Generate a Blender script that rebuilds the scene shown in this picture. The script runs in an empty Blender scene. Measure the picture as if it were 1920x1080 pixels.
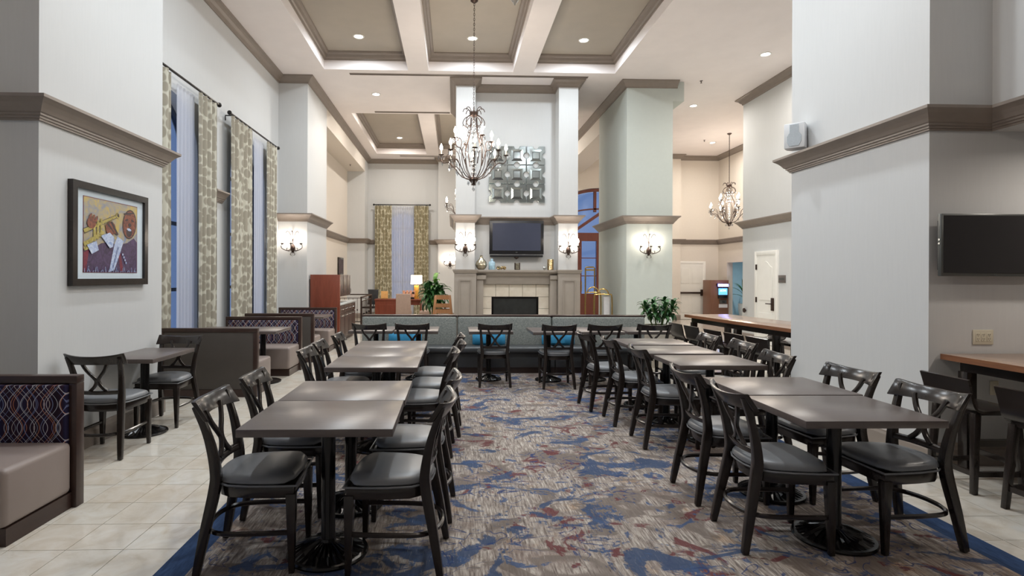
import bpy, bmesh, math, random
from mathutils import Vector, Matrix
random.seed(7)
PI = math.pi
scene = bpy.context.scene
COL = scene.collection

# ------------------------------------------------------------------ camera
F_PX, CAM_H = 1040.0, 1.5
cam_data = bpy.data.cameras.new('camera')
cam = bpy.data.objects.new('camera', cam_data)
COL.objects.link(cam)
cam_data.sensor_fit = 'HORIZONTAL'
cam_data.sensor_width = 36.0
cam_data.lens = 36.0 * F_PX / 1920.0
cam_data.shift_x = (960 - 882) / 1920.0
cam_data.shift_y = (519 - 540) / 1920.0
cam_data.clip_start, cam_data.clip_end = 0.05, 200
cam.matrix_world = (Matrix.Translation((0, 0, CAM_H)) @ Matrix.Rotation(-math.atan(.03), 4, 'Z')
                    @ Matrix.Rotation(PI / 2, 4, 'X') @ Matrix.Rotation(.004, 4, 'Z'))
scene.camera = cam

# ------------------------------------------------------------------ world (dusk) and exposure
world = bpy.data.worlds.new('dusk')
scene.world = world
world.use_nodes = True
bg = world.node_tree.nodes['Background']
bg.inputs[0].default_value = (0.42, 0.53, 0.78, 1)
bg.inputs[1].default_value = 0.8
vs = scene.view_settings
vs.view_transform = 'Standard'
vs.look = 'None'
vs.gamma = 1.0
vs.use_curve_mapping = False
vs.exposure = 0.0
DOWN_W, CHAND_W, SCONCE_W = 52.0, 80.0, 13.0      # watts of one downlight, one chandelier, one sconce

# ------------------------------------------------------------------ materials
MATS = {}
def srgb(r, g, b):
    f = lambda c: (c / 255 / 12.92) if c / 255 <= .04045 else ((c / 255 + .055) / 1.055) ** 2.4
    return (f(r), f(g), f(b), 1)
class NT:
    """small helper around a material's node tree"""
    def __init__(s, name):
        s.m = bpy.data.materials.new(name); s.m.use_nodes = True
        s.t = s.m.node_tree; s.p = s.t.nodes['Principled BSDF']; s.out = s.t.nodes['Material Output']
        MATS[name] = s.m
    def n(s, typ, **kw):
        nd = s.t.nodes.new(typ)
        for k, v in kw.items():
            if k.startswith('i_'):
                key = k[2:]; key = int(key) if key.isdigit() else key.replace('_', ' ')
                s.set(nd.inputs[key], v)
            else: setattr(nd, k, v)
        return nd
    def set(s, sock, v):
        if isinstance(v, bpy.types.NodeSocket): s.t.links.new(v, sock)
        elif isinstance(v, bpy.types.Node): s.t.links.new(v.outputs[0], sock)
        else: sock.default_value = v
    def math(s, op, a, b=None, c=None):
        nd = s.t.nodes.new('ShaderNodeMath'); nd.operation = op
        s.set(nd.inputs[0], a)
        if b is not None: s.set(nd.inputs[1], b)
        if c is not None: s.set(nd.inputs[2], c)
        return nd.outputs[0]
    def mix(s, f, a, b, blend='MIX'):
        nd = s.t.nodes.new('ShaderNodeMix'); nd.data_type = 'RGBA'; nd.blend_type = blend
        s.set(nd.inputs[0], f); s.set(nd.inputs[6], a); s.set(nd.inputs[7], b)
        return nd.outputs[2]
    def ramp(s, f, stops, interp='LINEAR'):
        nd = s.t.nodes.new('ShaderNodeValToRGB'); nd.color_ramp.interpolation = interp
        el = nd.color_ramp.elements
        while len(el) < len(stops): el.new(.5)
        for e, (p, c) in zip(el, stops):
            e.position = p; e.color = c if hasattr(c, '__len__') else (c, c, c, 1)
        s.set(nd.inputs[0], f)
        return nd.outputs[0]
    def coords(s, which='Object', scale=(1, 1, 1), rot=(0, 0, 0), loc=(0, 0, 0)):
        tc = s.t.nodes.new('ShaderNodeTexCoord'); mp = s.t.nodes.new('ShaderNodeMapping')
        s.t.links.new(tc.outputs[which], mp.inputs[0])
        mp.inputs[1].default_value = loc; mp.inputs[2].default_value = rot; mp.inputs[3].default_value = scale
        return mp.outputs[0]
    def noise(s, vec, scale, detail=3, rough=.5, dist=0):
        nd = s.t.nodes.new('ShaderNodeTexNoise')
        s.set(nd.inputs['Vector'], vec); nd.inputs['Scale'].default_value = scale
        nd.inputs['Detail'].default_value = detail; nd.inputs['Roughness'].default_value = rough
        nd.inputs['Distortion'].default_value = dist
        return nd.outputs[0]
    def bump(s, h, strength=.2, dist=.01):
        nd = s.t.nodes.new('ShaderNodeBump')
        nd.inputs['Strength'].default_value = strength; nd.inputs['Distance'].default_value = dist
        s.set(nd.inputs['Height'], h); s.t.links.new(nd.outputs[0], s.p.inputs['Normal'])
    def fin(s, color=None, rough=.5, metal=0, spec=.5):
        if color is not None: s.set(s.p.inputs['Base Color'], color)
        s.set(s.p.inputs['Roughness'], rough); s.set(s.p.inputs['Metallic'], metal)
        s.p.inputs['Specular IOR Level'].default_value = spec
        return s.m

def paint(name, rgb, rough=.6, amount=.06, scale=6, bump=0, bscale=(1, 1, 1), metal=0, spec=.5):
    """plain surface with a little procedural unevenness"""
    k = NT(name); c = srgb(*rgb)
    v = k.coords('Object', bscale)
    nz = k.noise(v, scale, 4)
    dark = tuple(x * (1 - amount) for x in c[:3]) + (1,)
    lite = tuple(min(1, x * (1 + amount)) for x in c[:3]) + (1,)
    col = k.ramp(nz, [(.3, dark), (.7, lite)])
    if bump: k.bump(k.noise(v, scale * 9, 2), bump, .004)
    return k.fin(col, rough, metal, spec)
def wood(name, rgb, rgb2, rough=.35, scale=(14, 1.2, 14), spec=.5):
    k = NT(name); v = k.coords('Object', scale)
    nz = k.noise(v, 2.2, 6, .6, 1.2)
    col = k.ramp(nz, [(.25, srgb(*rgb)), (.75, srgb(*rgb2))])
    return k.fin(col, rough, 0, spec)
def glow(name, rgb, strength):
    k = NT(name); c = srgb(*rgb)
    k.p.inputs['Base Color'].default_value = c
    k.p.inputs['Emission Color'].default_value = c
    k.p.inputs['Emission Strength'].default_value = strength
    nz = k.noise(k.coords(), 3); k.set(k.p.inputs['Roughness'], k.math('MULTIPLY_ADD', nz, .1, .4))
    return k.m
def wallpaper(name, rgb, vertical=True):
    k = NT(name); c = srgb(*rgb)
    v = k.coords('Object', (34, 34, 2.2) if vertical else (9, 9, 9))
    nz = k.noise(v, 1.6, 5, .65)
    col = k.ramp(nz, [(.3, tuple(x * .98 for x in c[:3]) + (1,)), (.7, tuple(min(1, x * 1.01) for x in c[:3]) + (1,))])
    k.bump(nz, .05, .003)
    return k.fin(col, .62, 0, .35)
wallpaper('wall', (205, 206, 206))
wallpaper('wall_sage', (196, 202, 196), False)
wallpaper('wall_warm', (220, 212, 202), False)
paint('ceiling_paint', (240, 233, 231), .75, .02, 3)
paint('coffer_paint', (172, 163, 150), .55, .03, 3)
paint('trim_paint', (138, 127, 118), .38, .05, 7)
paint('mantel_paint', (150, 141, 131), .42, .04, 7)
paint('white_paint', (238, 236, 230), .45, .02, 5)
paint('blue_paint', (176, 203, 212), .6, .03, 5)
wood('espresso', (36, 30, 27), (43, 36, 33), .2, (5, 1.0, 5))
wood('booth_wood', (52, 36, 32), (62, 44, 38), .32, (6, 1.2, 6))
wood('cherry', (112, 54, 38), (136, 70, 50), .32, (8, 8, 1.0))
wood('dark_cabinet', (70, 52, 46), (86, 64, 56), .35, (8, 8, 1.0))
wood('red_wood', (92, 46, 34), (112, 58, 44), .35, (10, 10, 1.0))
wood('walnut', (138, 114, 97), (162, 137, 119), .2, (18, 1.1, 18))
wood('atm_wood', (112, 76, 58), (128, 90, 70), .4, (8, 8, 1.0))
wood('walnut_edge', (112, 70, 48), (148, 100, 68), .4, (20, 1.6, 30))
wood('table_laminate', (92, 83, 80), (106, 97, 93), .3, (2, 26, 8))
wood('booster_wood', (158, 110, 70), (180, 130, 88), .4, (12, 12, 1.5))
wood('honey_wood', (196, 146, 62), (222, 172, 84), .4, (9, 9, 1.2))
paint('seat_vinyl', (116, 118, 121), .34, .04, 5, .05)
paint('booth_vinyl', (144, 131, 125), .42, .04, 4, .06)
paint('booth_panel_vinyl', (74, 68, 64), .5, .06, 5, .08)
paint('banquette_vinyl', (70, 72, 74), .34, .05, 5, .05)
paint('chair_linen', (176, 152, 138), .85, .05, 20, .2)
paint('black_iron', (26, 24, 24), .2, .1, 9, 0, metal=.3)
paint('bronze', (72, 58, 52), .42, .15, 14, 0, metal=.7)
paint('black_plastic', (28, 28, 31), .3, .05, 8)
paint('screen', (52, 51, 52), .14, .05, 2)
paint('screen_blue', (62, 66, 82), .22, .05, 2)
paint('bezel_grey', (92, 94, 92), .3, .05, 8, metal=.4)
paint('white_plastic', (222, 224, 226), .4, .02, 8)
paint('grille', (186, 194, 200), .6, .05, 60)
paint('ivory', (212, 206, 186), .4, .03, 9)
paint('brass', (192, 160, 98), .24, .08, 12, metal=.9)
paint('gold', (180, 158, 118), .25, .1, 20, metal=.9)
paint('silver', (196, 200, 200), .18, .08, 20, metal=.95)
paint('mercury_glass', (176, 168, 148), .2, .3, 26, metal=.8)
paint('blue_glass', (150, 180, 196), .2, .2, 18)
paint('stoneware', (206, 198, 184), .5, .06, 14, .1)
paint('soil', (112, 86, 70), .9, .2, 30, .4)
paint('stem_green', (96, 120, 70), .6, .15, 12)
paint('firebox_black', (40, 40, 40), .6, .15, 8)
paint('fire_screen', (58, 60, 60), .35, .2, 6, metal=.5)
paint('grout', (150, 144, 134), .8, .08, 30)
paint('candle_ivory', (236, 228, 210), .5, .02, 9)
paint('blue_pillow', (52, 140, 184), .75, .1, 30, .15)
paint('mat_board', (206, 218, 226), .8, .01, 8)
paint('sign_plate', (120, 112, 108), .4, .05, 9, metal=.4)
paint('art_dark', (70, 56, 62), .5, .5, 9)
paint('luggage_canvas', (226, 224, 226), .8, .05, 12)
paint('countertop', (206, 212, 212), .25, .1, 16)
paint('dark_metal_mesh', (48, 50, 54), .55, .1, 30)
paint('orange_card', (226, 172, 104), .6, .1, 30)
paint('magazine', (214, 150, 116), .5, .5, 16)
glow('bulb', (255, 236, 214), 40)
glow('downlight_lens', (255, 250, 244), 22)
glow('lamp_shade', (255, 240, 208), 4.2)
glow('atm_light', (122, 120, 255), 9)
glow('atm_screen', (96, 168, 214), 1.6)
glow('atm_text', (236, 244, 255), 3)

def tweed():
    k = NT('grey_tweed'); v = k.coords('Object')
    a = k.noise(v, 46, 3, .7); b = k.noise(k.coords('Object', (1, 1, .35)), 120, 2)
    col = k.ramp(k.math('ADD', k.math('MULTIPLY', a, .6), k.math('MULTIPLY', b, .4)),
                 [(.3, srgb(104, 110, 108)), (.5, srgb(138, 142, 138)), (.7, srgb(170, 172, 164))])
    k.bump(b, .15, .003); k.fin(col, .85, 0, .2)
tweed()
def marble():
    k = NT('marble_tile')
    oi = k.n('ShaderNodeObjectInfo')
    tc = k.n('ShaderNodeTexCoord'); geo = k.n('ShaderNodeNewGeometry')
    cell = k.n('ShaderNodeVectorMath', operation='SNAP', i_0=k.n('ShaderNodeVectorMath', operation='ADD', i_0=geo.outputs['Position'], i_1=(1.80, -3.409, 1)), i_1=(.31, .318, 5))
    wn = k.n('ShaderNodeTexWhiteNoise', noise_dimensions='3D', i_0=cell.outputs[0])
    nz = k.noise(geo.outputs['Position'], 5.5, 6, .62, .9)
    fine = k.noise(geo.outputs['Position'], 22, 4, .6, .4)
    base = k.ramp(nz, [(.28, srgb(196, 186, 170)), (.5, srgb(212, 206, 195)), (.72, srgb(220, 218, 211))])
    tint = k.mix(k.math('MULTIPLY', wn.outputs[0], .25), base, srgb(206, 186, 164))
    col = k.mix(k.ramp(fine, [(.62, 0), (.74, .22)]), tint, srgb(176, 160, 142))
    k.fin(col, k.math('MULTIPLY_ADD', nz, .08, .06), 0, .5)
marble()
def carpet():
    k = NT('carpet_pattern'); v = k.coords('Object')
    streak = k.noise(k.coords('Object', (46, 4.2, 1), (0, 0, .10)), 1.6, 5, .7)
    streak2 = k.noise(k.coords('Object', (90, 7, 1), (0, 0, -.06)), 1.3, 3, .7)
    base = k.ramp(streak, [(.32, srgb(88, 78, 74)), (.46, srgb(136, 126, 119)), (.58, srgb(172, 163, 154)), (.7, srgb(208, 201, 191))])
    tan = k.noise(v, 1.9, 3, .6)
    base = k.mix(k.ramp(tan, [(.55, 0), (.66, .55)]), base, srgb(128, 112, 104))
    och = k.noise(k.coords('Object', (1, 1, 1), (0, 0, 0), (3, 7, 0)), 2.6, 3, .6)
    base = k.mix(k.ramp(och, [(.62, 0), (.7, .4)]), base, srgb(178, 142, 104))
    edge = k.math('MULTIPLY_ADD', k.math('SUBTRACT', streak, .5), .22, 0)
    def layer(prev, off, scale, lo, col, dist=1.2, detail=3, amt=.9, sc=(1, 1.25, 1)):
        nz = k.noise(k.coords('Object', sc, (0, 0, .5), off), scale, detail + 1, .62, dist)
        f = k.ramp(k.math('ADD', nz, edge), [(lo, 0), (lo + .03, amt)])
        return k.mix(f, prev, col)
    base = layer(base, (4, 1, 0), 2.3, .545, srgb(112, 102, 96), .9, 2, .85)
    base = layer(base, (11, 5, 0), 2.9, .61, srgb(100, 56, 58), 1.3, 2, .9)
    base = layer(base, (1.3, 9, 0), 2.2, .565, srgb(60, 76, 104), 1.3, 3, .92)
    base = layer(base, (17, 2.2, 0), 3.6, .60, srgb(68, 86, 118), 1.4, 3, .9)
    # thin scribbled dark-blue lines
    w = k.noise(k.coords('Object', (1, 1.6, 1), (0, 0, .2), (6, 3, 0)), 2.3, 2, .5, 2.4)
    ln = k.ramp(k.math('ABSOLUTE', k.math('SUBTRACT', w, .5)), [(.006, 1), (.016, 0)])
    msk = k.ramp(k.noise(k.coords('Object', loc=(2, 2, 0)), 1.2, 2), [(.48, 0), (.54, .85)])
    base = k.mix(k.math('MULTIPLY', ln, msk), base, srgb(48, 64, 104))
    fleck = k.ramp(streak2, [(.62, 0), (.72, .5)])
    base = k.mix(fleck, base, srgb(198, 192, 184))
    k.bump(streak2, .25, .004); k.fin(base, .95, 0, .1)
carpet()
def border():
    k = NT('carpet_border'); s = k.noise(k.coords('Object', (30, 6, 1)), 2, 4, .7)
    col = k.ramp(s, [(.3, srgb(42, 58, 86)), (.7, srgb(58, 78, 112))])
    k.bump(s, .2, .004); k.fin(col, .95, 0, .1)
border()
def booth_fabric():
    """interlaced oval loops in white, orange and blue on dark plum; uv in metres"""
    k = NT('booth_fabric'); uv = k.n('ShaderNodeTexCoord').outputs['UV']
    sp = k.n('ShaderNodeSeparateXYZ', i_0=uv); u, v = sp.outputs[0], sp.outputs[1]
    ph = k.math('MULTIPLY', v, 2 * PI / .30)
    sn = k.math('SINE', ph)
    stripe = k.noise(k.n('ShaderNodeCombineXYZ', i_0=k.math('MULTIPLY', u, 14.)), 1.0, 2)
    col = k.ramp(stripe, [(.38, srgb(36, 22, 36)), (.5, srgb(48, 28, 44)), (.62, srgb(34, 32, 62))])
    spec = [(.081, .045, .00, (226, 222, 226)), (.081, -.045, .02, (200, 206, 216)), (.103, .038, .05, (214, 150, 112)),
            (.103, -.038, .07, (132, 150, 190)), (.137, .05, .03, (150, 160, 176)), (.137, -.05, .09, (206, 196, 186)),
            (.171, .042, .11, (204, 132, 96)), (.171, -.042, .04, (120, 130, 170))]
    for per, amp, off, rgb in spec:
        x = k.math('ADD', k.math('MULTIPLY_ADD', sn, amp, off), u)
        fr = k.math('FRACT', k.math('DIVIDE', x, per))
        d = k.math('MULTIPLY', k.math('ABSOLUTE', k.math('SUBTRACT', fr, .5)), per)
        f = k.ramp(k.math('MULTIPLY', d, 100), [(.14, .8), (.24, 0)])
        col = k.mix(f, col, srgb(*rgb))
    k.fin(col, .75, 0, .2)
booth_fabric()
def drape(name, pale, dark, scale):
    k = NT(name); uv = k.n('ShaderNodeTexCoord').outputs['UV']
    vo = k.n('ShaderNodeTexVoronoi', feature='F1')
    mp = k.n('ShaderNodeMapping', i_0=uv, i_3=(scale, scale * .78, 1)); k.set(vo.inputs['Vector'], mp)
    vo.inputs['Scale'].default_value = 1; vo.inputs['Randomness'].default_value = .55
    col = k.ramp(vo.outputs[0], [(.52, srgb(*dark)), (.62, srgb(*pale))])
    wv = k.noise(k.n('ShaderNodeMapping', i_0=uv, i_3=(160, 160, 1)).outputs[0], 1, 2)
    k.bump(wv, .08, .002); k.fin(col, .8, 0, .2)
drape('drape_leaf', (200, 197, 183), (158, 152, 138), 9.0)
drape('drape_small', (206, 200, 178), (154, 146, 120), 9.0)
def sheer():
    k = NT('sheer'); t = k.t
    d = k.n('ShaderNodeBsdfDiffuse', i_Color=(.86, .87, .92, 1)); tl = k.n('ShaderNodeBsdfTranslucent', i_Color=(.8, .85, .95, 1))
    tr = k.n('ShaderNodeBsdfTransparent', i_Color=(1, 1, 1, 1))
    m1 = k.n('ShaderNodeMixShader', i_0=.45); t.links.new(d.outputs[0], m1.inputs[1]); t.links.new(tl.outputs[0], m1.inputs[2])
    wv = k.noise(k.coords('UV', (60, 400, 1)), 1, 2)
    m2 = k.n('ShaderNodeMixShader', i_0=k.math('MULTIPLY_ADD', wv, .2, .08)); t.links.new(m1.outputs[0], m2.inputs[1]); t.links.new(tr.outputs[0], m2.inputs[2])
    t.links.new(m2.outputs[0], k.out.inputs[0])
sheer()
def glass(name, tint=(.8, .87, .95), refl=.1):
    k = NT(name); t = k.t
    tr = k.n('ShaderNodeBsdfTransparent', i_Color=tint + (1,))
    gl = k.n('ShaderNodeBsdfGlossy', i_Roughness=.03)
    lw = k.n('ShaderNodeLayerWeight', i_Blend=.25)
    f = k.math('MULTIPLY_ADD', lw.outputs['Facing'], .5, refl)
    m = k.n('ShaderNodeMixShader', i_0=f); t.links.new(tr.outputs[0], m.inputs[1]); t.links.new(gl.outputs[0], m.inputs[2])
    t.links.new(m.outputs[0], k.out.inputs[0])
glass('window_glass', (.62, .72, .86), .06)
glass('crystal', (.93, .95, .97), .3)
def mirror():
    k = NT('mirror'); nz = k.noise(k.coords(), 3, 2)
    k.fin(srgb(196, 206, 206), k.math('MULTIPLY_ADD', nz, .08, .10), 1.0)
mirror()
def leafmat(name, a, b):
    k = NT(name); nz = k.noise(k.coords(), 9, 3)
    k.fin(k.ramp(nz, [(.3, srgb(*a)), (.7, srgb(*b))]), .38, 0, .5)
leafmat('leaf_dark', (30, 74, 38), (64, 112, 58))
leafmat('leaf_bright', (72, 128, 54), (122, 172, 78))
def oil(name, a, b, scale=20):
    k = NT(name); nz = k.noise(k.coords(), scale, 4, .6, 1.5)
    k.fin(k.ramp(nz, [(.35, srgb(*a)), (.65, srgb(*b))]), .4)
oil('oil_yellow', (196, 170, 92), (128, 138, 160), 7)
oil('oil_suit', (52, 36, 66), (84, 62, 100), 16)
oil('oil_skin', (150, 84, 58), (90, 48, 44), 22)
oil('oil_white', (206, 216, 232), (140, 160, 204), 22)
oil('oil_horn', (198, 180, 96), (128, 116, 60), 26)
oil('oil_blue', (66, 80, 130), (150, 164, 196), 26)
oil('oil_dark', (44, 34, 40), (70, 50, 52), 20)
oil('oil_red', (130, 44, 60), (100, 34, 56), 20)

# ------------------------------------------------------------------ mesh helpers
class MB:
    """collects shapes; build() links them as ONE mesh object"""
    def __init__(s): s.v = []; s.f = []; s.mi = []; s.uv = {}; s.cur = 0
    def add(s, vs_, fs):
        o = len(s.v); s.v += [tuple(p) for p in vs_]
        s.f += [tuple(o + i for i in q) for q in fs]; s.mi += [s.cur] * len(fs)
        return s
    def box(s, x0, x1, y0, y1, z0, z1):
        return s.add([(x0, y0, z0), (x1, y0, z0), (x1, y1, z0), (x0, y1, z0), (x0, y0, z1), (x1, y0, z1), (x1, y1, z1), (x0, y1, z1)],
                     [(0, 3, 2, 1), (4, 5, 6, 7), (0, 1, 5, 4), (1, 2, 6, 5), (2, 3, 7, 6), (3, 0, 4, 7)])
    def hexa(s, b, t):
        """box from 4 bottom and 4 top points (counter-clockwise from above)"""
        return s.add(list(b) + list(t), [(0, 3, 2, 1), (4, 5, 6, 7), (0, 1, 5, 4), (1, 2, 6, 5), (2, 3, 7, 6), (3, 0, 4, 7)])
    def prism(s, poly, a0, a1, axis='z'):
        n = len(poly)
        area = sum(poly[i][0] * poly[(i + 1) % n][1] - poly[(i + 1) % n][0] * poly[i][1] for i in range(n))
        if area < 0: poly = poly[::-1]
        def P(p, a): return {'z': (p[0], p[1], a), 'y': (p[0], a, p[1]), 'x': (a, p[0], p[1])}[axis]
        vs_ = [P(p, a0) for p in poly] + [P(p, a1) for p in poly]
        fs = [tuple(range(n))[::-1], tuple(range(n, 2 * n))] + [(i, (i + 1) % n, n + (i + 1) % n, n + i) for i in range(n)]
        if axis == 'y': fs = [q[::-1] for q in fs]
        return s.add(vs_, fs)
    def tube(s, pts, r, n=8, closed=False, caps=True, flat=None):
        """tube along pts; r one radius, a list, or (rw, rt) with flat giving the wide axis"""
        pts = [Vector(p) for p in pts]; m = len(pts)
        R = r if isinstance(r, (list,)) else [r] * m
        rings = []; up = None
        for i, p in enumerate(pts):
            a = pts[(i - 1) % m] if (closed or i > 0) else p
            b = pts[(i + 1) % m] if (closed or i < m - 1) else p
            t = (b - a)
            t = t.normalized() if t.length > 1e-9 else Vector((0, 0, 1))
            if flat is not None: side = Vector(flat)
            elif up is None: side = Vector((1, 0, 0)) if abs(t.x) < .9 else Vector((0, 1, 0))
            else: side = up
            side = (side - t * side.dot(t)).normalized(); up = side; w = t.cross(side)
            ra, rb = R[i] if isinstance(R[i], tuple) else (R[i], R[i])
            if n == 4:
                cs = [(1, 1), (-1, 1), (-1, -1), (1, -1)]
            else:
                cs = [(math.cos(2 * PI * k / n), math.sin(2 * PI * k / n)) for k in range(n)]
            rings.append([p + side * (c * ra) + w * (d * rb) for c, d in cs])
        vs_ = [q for rg in rings for q in rg]; fs = []
        for i in range(m if closed else m - 1):
            for k in range(n):
                a, b = i * n + k, i * n + (k + 1) % n; c, d = ((i + 1) % m) * n + (k + 1) % n, ((i + 1) % m) * n + k
                fs.append((a, b, c, d))
        if caps and not closed:
            fs += [tuple(range(n))[::-1], tuple(range((m - 1) * n, m * n))]
        return s.add(vs_, fs)
    def lathe(s, prof, c=(0, 0, 0), n=16):
        """profile [(r, z)] turned about the z axis through c"""
        vs_ = []; fs = []
        for r, z in prof:
            for k in range(n):
                a = 2 * PI * k / n; vs_.append((c[0] + r * math.cos(a), c[1] + r * math.sin(a), c[2] + z))
        for i in range(len(prof) - 1):
            for k in range(n):
                fs.append((i * n + k, i * n + (k + 1) % n, (i + 1) * n + (k + 1) % n, (i + 1) * n + k))
        fs += [tuple(range(n))[::-1], tuple(range((len(prof) - 1) * n, len(prof) * n))]
        return s.add(vs_, fs)
    def ball(s, c, r, n=8, sz=1):
        return s.lathe([(max(1e-4, r * math.sin(PI * i / 6)), -r * sz * math.cos(PI * i / 6)) for i in range(7)], c, n)
    def drop(s, c, r, h, n=5):
        """faceted crystal hanging from c"""
        return s.lathe([(r * .1, -h), (r, -h * .62), (r * .45, -h * .25), (r * .08, 0)], c, n)
    def sweep(s, path, prof, closed=False, side=1):
        """profile [(out, z)] swept along an xy path with mitred corners; side=+1: out is to the right of travel"""
        n = len(path); P = [Vector((p[0], p[1])) for p in path]; rings = []
        for i in range(n):
            d1 = (P[i] - P[i - 1]).normalized() if (i > 0 or closed) else None
            d2 = (P[(i + 1) % n] - P[i]).normalized() if (i < n - 1 or closed) else None
            d1 = d1 or d2; d2 = d2 or d1
            n1 = Vector((d1.y, -d1.x)) * side; n2 = Vector((d2.y, -d2.x)) * side
            b = n1 + n2; b = b * (2 / b.length_squared) if b.length > 1e-6 else n1
            rings.append([(P[i].x + b.x * o, P[i].y + b.y * o, z) for o, z in prof])
        m = len(prof); vs_ = [q for r in rings for q in r]; fs = []
        for i in range(n if closed else n - 1):
            for k in range(m):
                a, b_, c, d = i * m + k, ((i + 1) % n) * m + k, ((i + 1) % n) * m + (k + 1) % m, i * m + (k + 1) % m
                fs.append((a, b_, c, d) if side > 0 else (d, c, b_, a))
        if not closed: fs += [tuple(range(m)), tuple(range((n - 1) * m, n * m))[::-1]]
        return s.add(vs_, fs)
    def build(s, name, mat, parent=None, bevel=0, seg=2, smooth=False, uv=None, loc=None, rotz=0):
        me = bpy.data.meshes.new(name); me.from_pydata(s.v, [], s.f)
        mats = mat if isinstance(mat, (list, tuple)) else [mat]
        for q in mats: me.materials.append(MATS[q])
        if len(mats) > 1:
            for p, i in zip(me.polygons, s.mi): p.material_index = i
        bm = bmesh.new(); bm.from_mesh(me)
        bmesh.ops.recalc_face_normals(bm, faces=bm.faces)
        if bevel:
            es = [e for e in bm.edges if len(e.link_faces) == 2 and e.calc_face_angle(0) > .5]
            bmesh.ops.bevel(bm, geom=es, offset=bevel, segments=seg, profile=.5, affect='EDGES', clamp_overlap=True)
        bm.to_mesh(me); bm.free()
        if smooth or bevel:
            me.shade_smooth()
            me.set_sharp_from_angle(angle=math.radians(40))
        if uv:
            l = me.uv_layers.new(name='uv')
            for lp in me.loops:
                l.data[lp.index].uv = uv(me.vertices[lp.vertex_index].co)
        o = bpy.data.objects.new(name, me); COL.objects.link(o)
        if parent: o.parent = parent
        if loc: o.location = loc
        if rotz: o.rotation_euler.z = rotz
        return o
def tag(o, label=None, cat=None, group=None, kind=None):
    if label: o['label'] = label
    if cat: o['category'] = cat
    if group: o['group'] = group
    if kind: o['kind'] = kind
    return o
def thing(name, label, cat, loc=(0, 0, 0), rotz=0, group=None):
    o = bpy.data.objects.new(name, None); COL.objects.link(o)
    o.empty_display_size = .1
    o.location = loc; o.rotation_euler = (0, 0, rotz)
    return tag(o, label, cat, group)
def struct(name, mb, mat, parent=None, **kw):
    o = mb.build(name, mat, parent, **kw)
    if not parent: o['kind'] = 'structure'
    return o
def dup(o, parent=None):
    c = o.copy(); COL.objects.link(c); c.parent = parent
    for ch in list(o.children): dup(ch, c)
    return c
def copy_thing(root, loc, rotz=0, label=None, group=None, scale=None):
    c = dup(root); c.location = loc; c.rotation_euler = (0, 0, rotz)
    if label: c['label'] = label
    if group: c['group'] = group
    if scale: c.scale = scale
    return c
def bez(p0, p1, p2, p3, n=10):
    P = [Vector(p) for p in (p0, p1, p2, p3)]; out = []
    for i in range(n + 1):
        t = i / n; u = 1 - t
        out.append(P[0] * u ** 3 + P[1] * 3 * u * u * t + P[2] * 3 * u * t * t + P[3] * t ** 3)
    return out
def smooth_path(pts, n=6):
    """Catmull-Rom through pts"""
    P = [Vector(p) for p in pts]; out = []
    for i in range(len(P) - 1):
        a, b, c, d = P[max(0, i - 1)], P[i], P[i + 1], P[min(len(P) - 1, i + 2)]
        for j in range(n):
            t = j / n
            out.append(.5 * ((2 * b) + (c - a) * t + (2 * a - 5 * b + 4 * c - d) * t * t + (3 * b - a - 3 * c + d) * t ** 3))
    out.append(P[-1]); return out
def text_mesh(name, body, size, mat, parent, loc, rot, extrude=.001):
    cu = bpy.data.curves.new(name, 'FONT'); cu.body = body; cu.size = size; cu.extrude = extrude
    cu.align_x = 'CENTER'; cu.align_y = 'CENTER'
    o = bpy.data.objects.new(name, cu); COL.objects.link(o)
    dg = bpy.context.evaluated_depsgraph_get()
    me = bpy.data.meshes.new_from_object(o.evaluated_get(dg))
    bpy.data.objects.remove(o)
    me.materials.clear(); me.materials.append(MATS[mat])
    r = bpy.data.objects.new(name, me); COL.objects.link(r)
    r.parent = parent; r.location = loc; r.rotation_euler = rot
    return r
def lamp(name, kind, loc, watts, color, parent=None, size=.1, spread=None, radius=.05):
    d = bpy.data.lights.new(name, kind); d.energy = watts; d.color = color
    if kind == 'AREA':
        d.shape = 'DISK'; d.size = size
        if spread: d.spread = spread
    else: d.shadow_soft_size = radius
    o = bpy.data.objects.new(name, d); COL.objects.link(o); o.location = loc
    if parent: o.parent = parent
    return o

# ------------------------------------------------------------------ setting
HC, HP = 5.85, 6.2                     # ceiling and coffer panel heights
XA, XW, XD = -3.2, -3.83, 3.82         # column faces and window wall
YB = 20.75                             # back wall
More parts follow.
